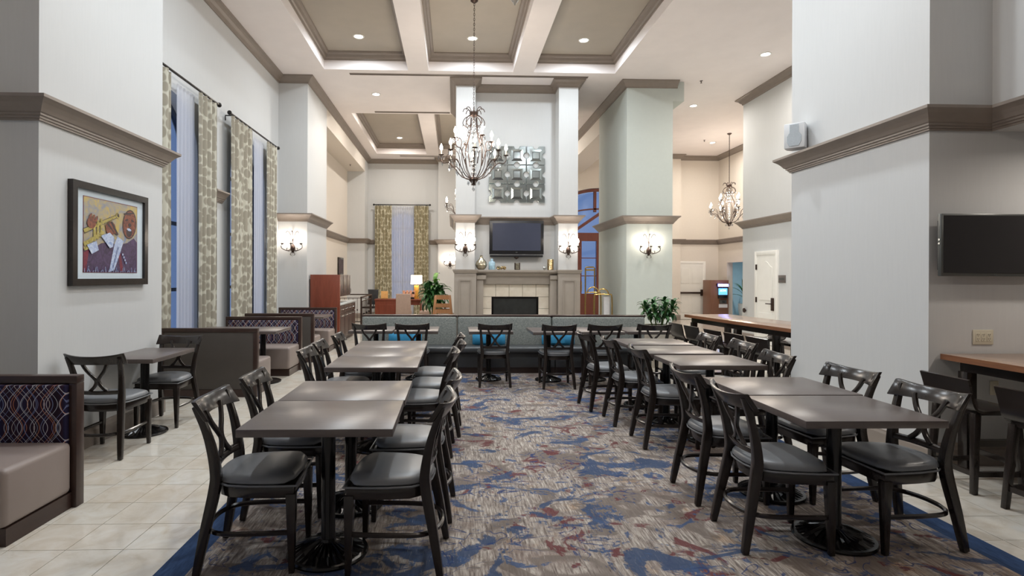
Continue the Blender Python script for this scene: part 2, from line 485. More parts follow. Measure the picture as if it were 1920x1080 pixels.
# ---- floor: bed, marble tiles laid one by one near the camera, joined beyond
TX, TY, GAP = .31, .318, .004
TX0, TY0 = -1.80, 3.409            # a corner of the tile grid
fl = MB().box(-5.2, 12.7, -3.2, 22.5, -.06, -.006)
floor = struct('floor', fl, 'grout')
def on_carpet(x0, x1, y0, y1): return x0 >= -1.47 and x1 <= 3.0 and y1 <= 8.5 and y0 > 1.1
tile_mesh = None; far = MB(); n_tile = 0
for i in range(-8, 47):
    for j in range(-20, 61):
        x0, y0 = TX0 + i * TX + GAP / 2, TY0 + j * TY + GAP / 2
        x1, y1 = x0 + TX - GAP, y0 + TY - GAP
        if x0 < -4.3 or x1 > 12.5 or on_carpet(x0, x1, y0, y1): continue
        cx, cy = (x0 + x1) / 2, (y0 + y1) / 2
        hidden = (x1 < -3.25 and (cy < 6.15)) or (x1 < -2.5 and (cy < 3.7 or 6.95 < cy < 9 or cy > 9.8)) or (cx > 3.85 and 4.4 < cy < 6.15)
        if 2.5 < cy < 8.0 and -1.05 * cy < cx < 1.12 * cy and not hidden and n_tile < 300:
            if tile_mesh is None:
                o = MB().box(-(TX - GAP) / 2, (TX - GAP) / 2, -(TY - GAP) / 2, (TY - GAP) / 2, -.008, 0).build('tile', 'marble_tile', floor)
                tile_mesh = o.data
            else:
                o = bpy.data.objects.new('tile', tile_mesh); COL.objects.link(o); o.parent = floor
            o.location = (cx, cy, 0); n_tile += 1
        else: far.box(x0, x1, y0, y1, -.008, 0)
tag(far.build('tile_field', 'marble_tile', floor), kind='stuff')

# ---- patterned carpet with a blue border
cp = thing('carpet', 'patterned carpet in beige, blue and maroon brushstrokes with a plain blue border', 'carpet')
CX0, CX1, CY0, CY1 = -1.49, 3.02, 1.0, 8.575
MB().box(CX0 + .16, CX1 - .16, CY0 + .16, CY1, 0.0005, .009).build('field', 'carpet_pattern', cp)
b = MB().box(CX0, CX0 + .16, CY0, CY1, .0005, .009).box(CX1 - .16, CX1, CY0, CY1, .0005, .009).box(CX0 + .16, CX1 - .16, CY0, CY0 + .16, .0005, .009)
b.build('border', 'carpet_border', cp)
CZ = .009

# ---- walls
def wall_box(name, mat, *boxes):
    m = MB()
    for bx in boxes: m.box(*bx)
    return struct(name, m, mat)
# window wall with two tall arched openings per bay
def arched_wall(name, mat, holes, u0, u1, zt, a0, a1, axis):
    """wall in the u-z plane between a0 and a1 with arched holes (uc, half width, sill, spring, apex)"""
    m = MB(); u = u0
    for uc, hw, sill, spring, apex in holes:
        m.prism([(u, 0), (uc - hw, 0), (uc - hw, zt), (u, zt)], a0, a1, axis)
        if sill > 0: m.prism([(uc - hw, 0), (uc + hw, 0), (uc + hw, sill), (uc - hw, sill)], a0, a1, axis)
        N = 12; rise = apex - spring
        for k in range(N):
            t0, t1 = PI - PI * k / N, PI - PI * (k + 1) / N
            p0 = (uc + hw * math.cos(t0), spring + rise * math.sin(t0)); p1 = (uc + hw * math.cos(t1), spring + rise * math.sin(t1))
            m.prism([p0, p1, (p1[0], zt), (p0[0], zt)], a0, a1, axis)
        u = uc + hw
    m.prism([(u, 0), (u1, 0), (u1, zt), (u, zt)], a0, a1, axis)
    return struct(name, m, mat)
WIN = [(7.55, .86, .35, 3.25, 4.02), (10.48, .86, .35, 3.25, 4.02)]
WIN2 = [(-.28, .86, .35, 3.25, 4.02), (2.65, .86, .35, 3.25, 4.02)]
arched_wall('wall_left_near', 'wall', WIN2, -3.2, 4.37, HC, XW - .28, XW, 'x')
wall_box('wall_rear_light_block', 'wall', (XW - .28, 12.7, -3.2, -3.0, 0, HC))  # unseen wall added behind the camera to block world light
wall_box('wall_right_light_block', 'wall_warm', (12.5, 12.7, -3.0, 15.0, 0, HC))  # unseen too, added to shut world light out of the open side
arched_wall('wall_left', 'wall', WIN, 5.9, 12.4, HC, XW - .28, XW, 'x')
wall_box('wall_left_near_column', 'wall', (-5.2, XA, 4.37, 6.18, 0, HC))
wall_box('wall_left_middle_column', 'wall', (XW - .28, XA, 12.2, 14.02, 0, HC))
wall_box('wall_left_alcove', 'wall_warm', (XW - .28, XW, 14.02, 20.05, 0, 5.27), (XW - .28, XA, 14.02, 20.05, 5.27, HC))
wall_box('wall_left_far_column', 'wall', (XW - .28, XA, 20.03, YB, 0, HC))
# back wall with the curtained window
BW = (-1.92, .62, .5, 3.3, 3.92)
arched_wall('wall_back', 'wall', [BW], XW - .28, 3.3, HC, YB, YB + .28, 'y')
wall_box('wall_back_pilaster', 'wall', (-.58, .9, 20.35, YB, 0, HC))
# right side
wall_box('wall_right_near_column', 'wall', (XD, 6.95, 4.35, 6.17, 0, HC))
wall_box('wall_right_bulkhead', 'wall', (4.34, 6.95, .2, 4.35, 2.69, HC))
wall_box('wall_right_service', 'wall', (7.03, 9.6, 6.17, 13.3, 0, HC))
wall_box('wall_right_middle_column', 'wall_sage', (XD, 4.85, 12.18, 14.52, 0, HC), (4.85, 5.1, 12.18, 14.52, 5.42, HC))
wall_box('wall_right_alcove_beam', 'wall_warm', (XD, 4.6, 14.52, 20.0, 5.27, HC))
wall_box('wall_far_right', 'wall_warm', (7.3, 9.9, 19.65, 19.9, 0, HC))
wall_box('wall_far_right_pilaster', 'wall_warm', (7.3, 8.02, 19.4, 19.65, 0, HC))
wall_box('wall_right_passage', 'wall_warm', (9.5, 9.7, 19.02, 19.65, 0, HC), (9.5, 9.7, 13.3, 17.3, 0, HC), (9.5, 9.7, 17.3, 19.02, 2.03, HC))
wall_box('wall_passage_room', 'blue_paint', (12.0, 12.2, 15, 22.4, 0, 3), (9.7, 12.0, 22.2, 22.4, 0, 3), (9.9, 12.0, 15, 15.2, 0, 3), (9.7, 12.2, 15, 22.4, 2.6, 2.7))
# entrance wall with a wide arched opening
arched_wall('wall_entrance', 'wall_warm', [(5.3, 1.52, 0, 3.95, 4.75)], 3.3, 7.3, HC, 20.0, 20.28, 'y')
# ---- fireplace chimney breast
fm = MB().box(.04, 2.74, 12.65, 14.7, 0, HC).box(.04, .46, 12.2, 12.65, 1.66, HC).box(2.31, 2.74, 12.2, 12.65, 1.66, HC)
struct('wall_chimney_breast', fm, 'wall')
# ---- ceiling slab with two banks of coffers
cm = MB()
CXS = [(-2.74, -.98), (-.55, 1.24), (1.68, 3.42)]
CYS = [(5.2, 11.74), (14.87, 19.75)]
def slab(x0, x1, y0, y1): cm.box(x0, x1, y0, y1, HC, HC + .5)
slab(-5.2, -2.74, -3, 22.5); slab(3.42, 12.5, -3, 22.5)
for y0, y1 in ((-3, 5.2), (11.74, 14.87), (19.75, 22.5)): slab(-2.74, 3.42, y0, y1)
for y0, y1 in CYS:
    slab(-.98, -.55, y0, y1); slab(1.24, 1.68, y0, y1)
ceiling = struct('ceiling', cm, 'ceiling_paint')
crown_small = [(0, HP - .16), (.02, HP - .16), (.025, HP - .13), (.05, HP - .11), (.07, HP - .06), (.1, HP - .045), (.115, HP - .02), (.115, HP), (0, HP)]
tn = 0
def trim(name_mat, paths):
    global tn
    for path, prof, closed, side in paths:
        tn += 1
        struct('trim_%d' % tn, MB().sweep(path, prof, closed, side), name_mat)
for y0, y1 in CYS:
    for x0, x1 in CXS:
        MB().box(x0 - .02, x1 + .02, y0 - .02, y1 + .02, HP, HP + .05).build('coffer_panel', 'coffer_paint', ceiling)
        trim('trim_paint', [([(x0, y0), (x1, y0), (x1, y1), (x0, y1)], crown_small, True, -1)])
# ---- cornices
def prof_mid(z1=2.86, h=.17, p=.14):
    z = lambda t: z1 - h + h * t
    return [(0, z(0)), (.018, z(0)), (.018, z(.08)), (.03, z(.1)), (.03, z(.18)), (.045, z(.22)), (.045, z(.3)), (.058, z(.34)),
            (.075, z(.5)), (.1, z(.68)), (.125, z(.8)), (p, z(.86)), (p, z(1)), (0, z(1))]
def prof_crown(z1=HC, h=.15, p=.14):
    z = lambda t: z1 - h + h * t
    return [(0, z(0)), (.02, z(0)), (.025, z(.2)), (.05, z(.32)), (.08, z(.6)), (.115, z(.75)), (p, z(.82)), (p, z(.995)), (0, z(.995))]
M_, C_ = prof_mid(), prof_crown()
trim('trim_paint', [
    # left near column, window wall piece, middle column, alcove and far column
    ([(-5.2, 4.37), (XA, 4.37), (XA, 6.18), (XW, 6.18)], M_, False, 1),
    ([(XW, 8.765), (XW, 9.265)], M_, False, 1),
    ([(XW, 12.2), (XA, 12.2), (XA, 14.02), (XW, 14.02)], M_, False, 1),
    ([(XW, 14.02), (XW, 20.03), (XA, 20.03), (XA, YB), (-2.95, YB)], M_, False, 1),
    ([(-.91, YB), (-.58, YB), (-.58, 20.35), (.9, 20.35)], M_, False, 1),
    # ceiling crown along the left, into the back wall
    ([(XW, 6.18), (XW, 12.2), (XA, 12.2), (XA, YB), (-.58, YB), (-.58, 20.35), (.9, 20.35)], C_, False, 1),
    # chimney breast
    ([(.04, 14.7), (.04, 12.2), (.46, 12.2), (.46, 12.65), (2.31, 12.65), (2.31, 12.2), (2.74, 12.2), (2.74, 14.7)], C_, False, 1),
    ([(.04, 14.7), (.04, 12.2), (.46, 12.2), (.46, 12.65), (2.31, 12.65), (2.31, 12.2), (2.74, 12.2), (2.74, 14.7)], M_, False, 1),
    # right columns and walls
    ([(4.85, 14.52), (4.85, 12.18), (XD, 12.18), (XD, 14.52), (4.85, 14.52)], M_, False, -1),
    ([(4.95, 12.18), (XD, 12.18), (XD, 20.0)], C_, False, -1),
    ([(6.95, 6.17), (XD, 6.17), (XD, 4.35), (4.34, 4.35), (4.34, .2)], M_, False, 1),
    ([(7.03, 6.17), (7.03, 13.3), (9.5, 13.3)], M_, False, -1),
    ([(7.03, 6.17), (7.03, 13.3), (9.5, 13.3)], C_, False, -1),
    ([(7.3, 19.4), (8.02, 19.4), (8.02, 19.65), (9.5, 19.65), (9.5, 13.3)], M_, False, 1),
    ([(7.3, 19.4), (8.02, 19.4), (8.02, 19.65), (9.5, 19.65), (9.5, 17.3)], C_, False, 1),
])
# ---- baseboards
BB = [(0, 0), (.03, 0), (.03, .13), (.022, .15), (.022, .165), (.012, .175), (0, .18)]
def baseboard(name, path, side=1): struct('baseboard_' + name, MB().sweep(path, BB, False, side), 'trim_paint')
baseboard('left_near', [(-5.2, 4.37), (XA, 4.37), (XA, 6.18), (XW, 6.18)])
baseboard('left', [(XW, 6.2), (XW, 12.18)])
baseboard('left_middle', [(XW, 12.2), (XA, 12.2), (XA, 14.02)])
baseboard('back', [(XW, 14.04), (XW, 20.03), (XA, 20.03), (XA, YB), (-.58, YB), (-.58, 20.35), (.9, 20.35)])
baseboard('right_near', [(6.95, 6.17), (XD, 6.17), (XD, 4.35), (6.95, 4.35)], 1)
baseboard('right_middle', [(4.85, 14.52), (4.85, 12.18), (XD, 12.18), (XD, 14.52)], -1)
baseboard('right_service_near', [(7.03, 6.2), (7.03, 11.8)], -1)
baseboard('right_service_far', [(7.03, 12.68), (7.03, 13.3)], -1)
baseboard('far_right', [(7.3, 19.4), (8.02, 19.4)])
# ---- linear air slots in the ceiling
for i, (x0, x1, y, lab) in enumerate(((-2.25, 2.9, 11.98, 'long dark linear air slot in the ceiling before the chimney breast'),
                                       (-2.1, -.12, 14.72, 'shorter linear air slot in the ceiling beside the chimney breast'),
                                       (-1.95, .6, 20.05, 'linear air slot in the ceiling by the far curtained window'))):
    v = thing('air_slot', lab, 'air vent', (0, y, HC))
    MB().box(x0, x1, -.045, -.018, -.012, -.0005).box(x0, x1, .018, .045, -.012, -.0005).build('flange', 'trim_paint', v)
    MB().box(x0, x1, -.018, .018, -.004, -.0005).build('slot', 'black_iron', v)

# ---- windows
def window(name, uc, hw, sill, spring, apex, plane, axis, rails, mull):
    """arched window: frame, mullions and panes; axis 'x' = in the window wall, 'y' = in the back wall"""
    rise = apex - spring
    arc = [(uc + hw * math.cos(PI - PI * k / 16), spring + rise * math.sin(PI - PI * k / 16)) for k in range(17)]
    inn = [(uc + (hw - .06) * math.cos(PI - PI * k / 16), spring + (rise - .06) * math.sin(PI - PI * k / 16)) for k in range(17)]
    out = [(uc - hw, sill)] + arc + [(uc + hw, sill)]; inr = [(uc - hw + .06, sill + .06)] + inn + [(uc + hw - .06, sill + .06)]
    a0, a1 = plane
    m = MB(); n = len(out)
    for k in range(n):
        q = (k + 1) % n
        m.prism([out[k], out[q], inr[q], inr[k]], a0, a1, axis)
    w = struct(name, m, 'dark_frame')
    for z in rails:
        half = hw - .06 if z <= spring else (hw - .06) * math.sqrt(max(0, 1 - ((z - spring) / (rise - .06)) ** 2))
        MB().prism([(uc - half, z - .025), (uc + half, z - .025), (uc + half, z + .025), (uc - half, z + .025)], a0 + .01, a1 - .01, axis).build('rail', 'dark_frame', w)
    for u in mull:
        d = (u - uc) / (hw - .06); zt = spring + (rise - .06) * math.sqrt(1 - d * d)
        MB().prism([(u - .025, sill + .06), (u + .025, sill + .06), (u + .025, zt), (u - .025, zt)], a0 + .012, a1 - .012, axis).build('mullion', 'dark_frame', w)
    am = (a0 + a1) / 2
    zs = [sill + .06] + [z for z in rails if z <= spring] ; us = [uc - hw + .06] + list(mull) + [uc + hw - .06]
    for zi, z in enumerate(zs):
        for ui in range(len(us) - 1):
            u0, u1 = us[ui], us[ui + 1]
            if zi < len(zs) - 1: poly = [(u0, z), (u1, z), (u1, zs[zi + 1]), (u0, zs[zi + 1])]
            else:
                top = []
                for k in range(9):
                    u = u1 + (u0 - u1) * k / 8; d = max(-1, min(1, (u - uc) / (hw - .06)))
                    top.append((u, spring + (rise - .06) * math.sqrt(1 - d * d)))
                poly = [(u0, z), (u1, z)] + top
            MB().prism(poly, am - .004, am + .004, axis).build('pane', 'window_glass', w)
    return w
paint('dark_frame', (54, 62, 78), .45, .05, 8)
for i, wv in enumerate(WIN): window('window_%d' % (i + 1), *wv, (XW - .24, XW - .17), 'x', [1.3, 2.25, 3.25], [wv[0]])
for i, wv in enumerate(WIN2): window('window_%d' % (i + 4), *wv, (XW - .24, XW - .17), 'x', [1.3, 2.25, 3.25], [wv[0]])
window('window_3', *BW, (YB + .1, YB + .17), 'y', [1.3, 2.3, 3.3], [BW[0]])
# entrance: arched red-wood frame with gabled porch rails and a glazed door
def entrance():
    uc, hw, spring, apex = 5.3, 1.5, 3.95, 4.73; y0, y1 = 20.06, 20.2
    rise = apex - spring; m = MB()
    for k in range(20):
        t0, t1 = PI - PI * k / 20, PI - PI * (k + 1) / 20
        P = lambda t, o: (uc + (hw - o) * math.cos(t), spring + (rise - o) * math.sin(t))
        m.prism([P(t0, 0), P(t1, 0), P(t1, .1), P(t0, .1)], y0, y1, 'y')
    for s_ in (-1, 1): m.prism([(uc + s_ * hw, 0), (uc + s_ * (hw - .1), 0), (uc + s_ * (hw - .1), spring), (uc + s_ * hw, spring)], y0, y1, 'y')
    d = struct('door_1', m, 'red_wood')
    MB().box(uc - hw + .1, uc + hw - .1, y0, y1, 2.95, 3.12).build('transom', 'red_wood', d)
    for s_ in (-1, 1):
        MB().prism([(uc, 3.75), (uc - s_ * .0, 3.88), (uc + s_ * 1.1, 3.12), (uc + s_ * 1.1, 3.0)], y0 - .05, y0 + .03, 'y').build('gable_rail', 'red_wood', d)
        MB().box(uc + s_ * .16 - .05, uc + s_ * .16 + .05, y0 + .02, y1 - .02, 3.88, 4.62).build('mullion', 'red_wood', d)
        MB().box(uc + s_ * .92 - .03, uc + s_ * .92 + .03, y0 + .03, y1 - .03, 3.12, 3.9).build('mullion', 'red_wood', d)
    low = [(uc + 1.36 * math.cos(PI - PI * k / 14), 3.55 + .42 * math.sin(PI - PI * k / 14)) for k in range(15)]
    am = MB()
    for a, b_ in zip(low, low[1:]): am.prism([a, b_, (b_[0], b_[1] + .05), (a[0], a[1] + .05)], y0 + .02, y1 - .02, 'y')
    am.build('arched_rail', 'red_wood', d)
    MB().prism([(uc - 1.4, 3.12), (uc + 1.4, 3.12), (uc + 1.4, 3.95)] + [(uc + 1.4 * math.cos(PI * k / 12), 3.95 + .66 * math.sin(PI * k / 12)) for k in range(13)] + [(uc - 1.4, 3.95)], 20.12, 20.128, 'y').build('pane', 'window_glass', d)
    for x0, x1 in ((3.9, 4.55), (4.55, 5.3), (5.3, 6.0), (6.0, 6.7)):
        lf = MB().box(x0, x0 + .1, y0, y1, 0, 2.95).box(x1 - .1, x1, y0, y1, 0, 2.95).box(x0 + .1, x1 - .1, y0, y1, 2.82, 2.95).box(x0 + .1, x1 - .1, y0, y1, 0, .9).build('leaf', 'red_wood', d)
        MB().box(x0 + .1, x1 - .1, 20.12, 20.128, .9, 2.82).build('pane', 'window_glass', lf)
        for z in (1.55, 2.2): MB().box(x0 + .1, x1 - .1, 20.1, 20.15, z - .015, z + .015).build('glazing_bar', 'red_wood', lf)
    MB().tube([(4.63, 20.04, 1.0), (4.63, 19.98, 1.0), (4.63, 19.98, 1.35), (4.63, 20.04, 1.35)], .015, 6).build('handle', 'brass', d)
entrance()
# panelled white doors: one in the far right wall, one in the service wall
def panel_door(name, origin, rotz, w, h, panels, arch=False):
    m = MB().box(-w / 2 - .09, -w / 2, -.03, .02, 0, h + .09).box(w / 2, w / 2 + .09, -.03, .02, 0, h + .09).box(-w / 2, w / 2, -.03, .02, h, h + .09)
    d = struct(name, m, 'white_paint', loc=origin, rotz=rotz, bevel=.004)
    lf = MB().box(-w / 2, w / 2, -.018, .02, 0.01, h).build('leaf', 'white_paint', d)
    for (x0, x1, z0, z1) in panels:
        poly = [(x0, z0), (x1, z0), (x1, z1), (x0, z1)]
        if arch and z1 > 1.5:
            poly = [(x0, z0), (x1, z0), (x1, z1 - .14)] + [(x1 + (x0 - x1) * k / 8, z1 - .14 + .14 * math.sin(PI * k / 8) ** 2) for k in range(1, 8)] + [(x0, z1 - .14)]
        MB().prism(poly, -.028, -.018, 'y').build('panel', 'white_paint', lf, bevel=.009, seg=1)
    return d
d2 = panel_door('door_2', (8.48, 19.63, 0), 0, .9, 2.0, [(-.36, -.05, 1.3, 1.85), (.05, .36, 1.3, 1.85), (-.36, -.05, .25, .95), (.05, .36, .25, .95)])
pb = MB().box(-.42, .36, -.085, -.05, .93, .99).build('panic_bar', 'bronze', d2, bevel=.008)
MB().box(.34, .43, -.1, -.02, .86, 1.08).build('lock_case', 'bronze', d2, bevel=.02)
MB().box(-.44, -.38, -.09, -.02, .92, 1.0).build('end_cap', 'bronze', d2)
d3 = panel_door('door_3', (7.02, 12.245, 0), -PI / 2, .74, 2.02, [(-.26, .26, 1.0, 1.88), (-.26, .26, .22, .72)], True)
MB().box(.24, .33, -.05, -.02, .78, 1.06).build('lock_plate', 'bronze', d3, bevel=.008)
MB().tube([(.285, -.05, .93), (.285, -.09, .93), (.12, -.09, .93)], .012, 8).build('lever_handle', 'bronze', d3)
for z in (.3, 1.0, 1.75): MB().box(-.4, -.36, -.04, -.017, z - .06, z + .06).build('hinge', 'bronze', d3)

# ------------------------------------------------------------------ dining chairs
def make_chair():
    t = thing('dining_chair', 'chair', 'chair')
    # seat outline: straight front, rounded back
    def outline(w, d0, d1, n=10):
        pts = [(-w, d1), (w, d1)]
        pts += [(w * (.80 + .20 * math.cos(a)) if False else w * math.cos(a) ** .75 if math.cos(a) > 0 else 0, 0) for a in ()]
        side = [(w, d1 - .10), (w * .97, 0), (w * .88, d0 * .55), (w * .66, d0 * .86), (w * .34, d0 * .98), (0, d0)]
        left = [(-x, y) for x, y in side[:-1]][::-1]
        return [(w, d1)] + side + left + [(-w, d1)]
    seat_o = outline(.215, -.205, .215)
    f = MB().prism([(x * .98, y * .98) for x, y in outline(.215, -.2, .215)], .378, .437)
    f.build('seat_frame', 'espresso', t, bevel=.006)
    # cushion: domed
    m = MB(); rings = [(1.0, .438), (1.045, .455), (1.015, .478), (.91, .494), (.6, .505), (.25, .508)]
    vs_ = []; n = len(seat_o)
    for s_, z in rings: vs_ += [(x * s_, y * s_, z) for x, y in seat_o]
    fs = [tuple(range(n))[::-1]]
    for i in range(len(rings) - 1): fs += [(i * n + k, i * n + (k + 1) % n, (i + 1) * n + (k + 1) % n, (i + 1) * n + k) for k in range(n)]
    fs.append(tuple(range((len(rings) - 1) * n, len(rings) * n)))
    m.add(vs_, fs)
    seat = m.build('seat', 'seat_vinyl', t, smooth=True)
    for p in seat.data.polygons: p.use_smooth = True
    sd = seat.modifiers.new('s', 'SUBSURF'); sd.levels = 1; sd.render_levels = 1
    # welt around the cushion
    MB().tube([(x * 1.03, y * 1.03, .443) for x, y in seat_o], .0055, 6, closed=True).build('piping', 'seat_vinyl', seat, smooth=True)
    for s_ in (-1, 1):
        MB().hexa([(s_ * .2 - .014, .186, 0), (s_ * .2 + .014, .186, 0), (s_ * .2 + .014, .214, 0), (s_ * .2 - .014, .214, 0)],
                  [(s_ * .194 - .025, .17, .40), (s_ * .194 + .025, .17, .40), (s_ * .194 + .025, .22, .40), (s_ * .194 - .025, .22, .40)]).build('front_leg', 'espresso', t, bevel=.004)
        path = smooth_path([(s_ * .208, -.262, .004), (s_ * .192, -.228, .2), (s_ * .172, -.186, .42), (s_ * .174, -.182, .52), (s_ * .186, -.212, .68), (s_ * .203, -.268, .845)], 5)
        rr = [(.016 + .006 * math.sin(PI * min(1, i / (len(path) - 1) * 1.15)), .017 + .009 * math.sin(PI * min(1, i / (len(path) - 1) * 1.15))) for i in range(len(path))]
        MB().tube(path, rr, 4, flat=(1, 0, 0)).build('rear_leg', 'espresso', t, bevel=.004, smooth=True)
        # X-shaped splat: two bowed slats that touch in the middle
        sp = smooth_path([(s_ * .105, -.262, .805), (s_ * .072, -.243, .73), (s_ * .022, -.226, .665), (s_ * .008, -.215, .63), (s_ * .03, -.205, .585), (s_ * .072, -.198, .545)], 5)
        MB().tube(sp, (.0095, .009) and [(.0125, .010)] * len(sp), 4, flat=(1, 0, 0)).build('splat', 'espresso', t, bevel=.003, smooth=True)
    # crest rail: bowed back, corners rising
    def bowed(name, hw, yc, yb, prof, lean0=.03, n=12):
        m = MB(); rings = []
        for i in range(n + 1):
            u = -1 + 2 * i / n; x = hw * u; y = yc - yb * (1 - u * u) * 1.0
            z0, z1 = prof(u); th = .0135
            lean = lean0 * (z1 - z0) / .09
            rings.append([(x, y - th, z0), (x, y + th, z0), (x, y + th - lean, z1), (x, y - th - lean, z1)])
        vs_ = [q for r in rings for q in r]; fs = [(0, 1, 2, 3), (n * 4 + 3, n * 4 + 2, n * 4 + 1, n * 4)]
        for i in range(n):
            for k in range(4): fs.append((i * 4 + k, (i + 1) * 4 + k, (i + 1) * 4 + (k + 1) % 4, i * 4 + (k + 1) % 4))
        m.add(vs_, fs); return m.build(name, 'espresso', t, bevel=.005, smooth=True)
    bowed('crest_rail', .232, -.205, .07, lambda u: (.772 + .004 * (1 - u * u), .862 + .022 * abs(u) ** 2.5 - .014), .058)
    bowed('lower_rail', .17, -.172, .03, lambda u: (.52, .553))
    # bent stretcher from the front legs round the back
    U = [(.195, .19, .2), (.2, .02, .2), (.19, -.14, .2), (.15, -.21, .2), (.08, -.245, .2), (0, -.255, .2)]
    U = U + [(-x, y, z) for x, y, z in U[:-1]][::-1]
    MB().tube(smooth_path(U, 4), [(.014, .011)] * (len(smooth_path(U, 4))), 6, flat=(0, 0, 1)).build('stretcher', 'espresso', t, smooth=True)
    return t
CHAIRS = []
ch0 = make_chair()
def chair(x, y, rz, label, group, z=CZ):
    c = ch0 if not CHAIRS else dup(ch0)
    c.location = (x, y, z); c.rotation_euler = (0, 0, rz); c['label'] = label; c['group'] = group
    CHAIRS.append(c)
W = 'dark wood cross-back chair'
R_, L_ = -PI / 2, PI / 2            # facing +x, facing -x
gL = 'chairs at the two dining table runs by the window booths'
for x, y, a, s_ in ((-1.018, 3.005, .05, 'window side two-table run, end away from banquette'),
                    (-1.03, 3.64, .06, 'window side two-table run, end nearest banquette'),
                    (-1.022, 4.87, .02, 'window side three-table run, end away from banquette'),
                    (-1.032, 5.39, .04, 'window side three-table run, middle seat'),
                    (-1.0, 6.09, .03, 'window side three-table run, end nearest banquette')):
    chair(x, y, R_ + a, W + ', ' + s_.replace('side ', 'side of booth-side ', 1), gL)
for x, y, a, s_ in ((-.31, 2.973, -.06, 'open-carpet side two-table run, end away from banquette'),
                    (-.27, 3.58, -.05, 'open-carpet side two-table run, end nearest banquette'),
                    (-.27, 4.78, -.04, 'open-carpet side three-table run, end away from banquette'),
                    (-.20, 5.36, -.03, 'open-carpet side three-table run, middle seat'),
                    (-.20, 6.0, -.05, 'open-carpet side three-table run, end nearest banquette')):
    chair(x, y, L_ + a, W + ', ' + s_.replace('side ', 'side of booth-side ', 1), gL)
gR = 'chairs at the two dining table runs by the wood-topped high tables'
for x, y, a, s_ in ((1.847, 3.135, -.06, 'open-carpet side two-table run, end away from banquette'),
                    (1.859, 3.784, .0, 'open-carpet side two-table run, end nearest banquette'),
                    (1.929, 4.96, -.03, 'open-carpet side three-table run, end away from banquette'),
                    (1.87, 5.689, .0, 'open-carpet side three-table run, middle seat'),
                    (1.76, 6.33, .10, 'open-carpet side three-table run, end nearest banquette')):
    chair(x, y, R_ + a, W + ', ' + s_.replace('side ', 'side of column-side ', 1), gR)
for x, y, a, s_ in ((2.518, 3.135, .06, 'wall side two-table run, end away from banquette'),
                    (2.549, 3.805, .10, 'wall side two-table run, end nearest banquette'),
                    (2.472, 4.592, -.03, 'wall side three-table run, end away from banquette'),
                    (2.626, 5.427, .0, 'wall side three-table run, middle seat'),
                    (2.595, 6.102, .0, 'wall side three-table run, end nearest banquette')):
    chair(x, y, L_ + a, W + ', ' + s_.replace('side ', 'side of column-side ', 1), gR)
gB = 'chairs facing the banquette'
for x, y, a, s_ in ((-1.13, 7.72, .0, 'first one from the cherry coffee cabinet'), (-.56, 7.72, .02, 'second one from the cherry coffee cabinet'),
                    (.56, 7.70, .0, 'standing alone at a single small table'), (1.41, 7.58, -.02, 'third one from the potted plant'),
                    (2.03, 7.62, .0, 'second one from the potted plant'), (2.71, 7.66, .0, 'nearest the potted plant')):
    chair(x, y, a, W + ' facing the grey banquette, ' + s_, gB)
gS = 'chairs at the small wall table'
chair(-2.915, 4.84, .03, W + ' under the framed picture, nearest the fabric-backed booth', gS, 0)
chair(-2.915, 5.75, PI - .03, W + ' under the framed picture, backing onto dark booth panel', gS, 0)

# ------------------------------------------------------------------ pedestal tables
def make_table(name, sx, sy, label, br=1.0):
    t = thing(name, label, 'table')
    MB().box(-sx / 2, sx / 2, -sy / 2, sy / 2, .711, .75).build('tabletop', 'table_laminate', t, bevel=.003)
    MB().box(-.2, .2, -.03, .03, .695, .711).box(-.03, .03, -.2, .2, .694, .71).build('spider', 'black_iron', t)
    MB().lathe([(.042, .05), (.038, .06), (.038, .69), (.05, .694)], n=14).build('column', 'black_iron', t, smooth=True)
    # ribbed round cast base
    n = 56; prof = [(.05, .075), (.09, .052), (.18, .032), (.255, .020)]
    m = MB(); vs_ = []; fs = []
    for r, z in prof:
        for k in range(n):
            a = 2 * PI * k / n; up = .014 if (k % 2 == 0 and .06 < r < .25) else 0
            vs_.append((r * math.cos(a), r * math.sin(a), z + up))
    for i in range(len(prof) - 1): fs += [(i * n + k, i * n + (k + 1) % n, (i + 1) * n + (k + 1) % n, (i + 1) * n + k) for k in range(n)]
    m.add(vs_, fs)
    m.lathe([(.25, .0), (.275, .002), (.28, .012), (.272, .022), (.25, .022)], n=40)
    m.lathe([(.045, .06), (.06, .07), (.052, .085), (.042, .09)], n=14)
    m.lathe([(.26, .0), (.26, .012), (.02, .03)], n=32)
    m.v = [(x * br, y * br, z) for x, y, z in m.v]
    m.build('base', 'black_iron', t)
    return t
tab0 = make_table('dining_table', .755, .622, '', .768)
tab3 = make_table('dining_table', .755, .622, '', .714)
TABS = []
def table(x, y, label, group, rz=0, z=CZ, src=None, ped=(0, 0)):
    src = src or tab0
    c = src if src not in TABS else dup(src)
    TABS.append(c); c.location = (x, y, z); c.rotation_euler = (0, 0, rz); c['label'] = label; c['group'] = group
    for ch in c.children:
        if not ch.name.startswith('tabletop'): ch.location = (ped[0], ped[1], 0)
TT = 'square brown-topped pedestal table, '
for x, y, s_ in ((-.672, 3.015, 'booth-side two-table run, half away from banquette'), (-.668, 3.645, 'booth-side two-table run, half nearest banquette'),
                 (-.672, 4.845, 'booth-side three-table run, end away from banquette'), (-.672, 5.475, 'middle of booth-side three-table run'),
                 (-.672, 6.105, 'booth-side three-table run, end nearest banquette')):
    table(x, y, TT + s_, 'dining tables by the booths', .004, src=tab0 if y < 4 else tab3, ped={4.845: (.004, 0), 5.475: (.015, -.011)}.get(y, (0, 0)))
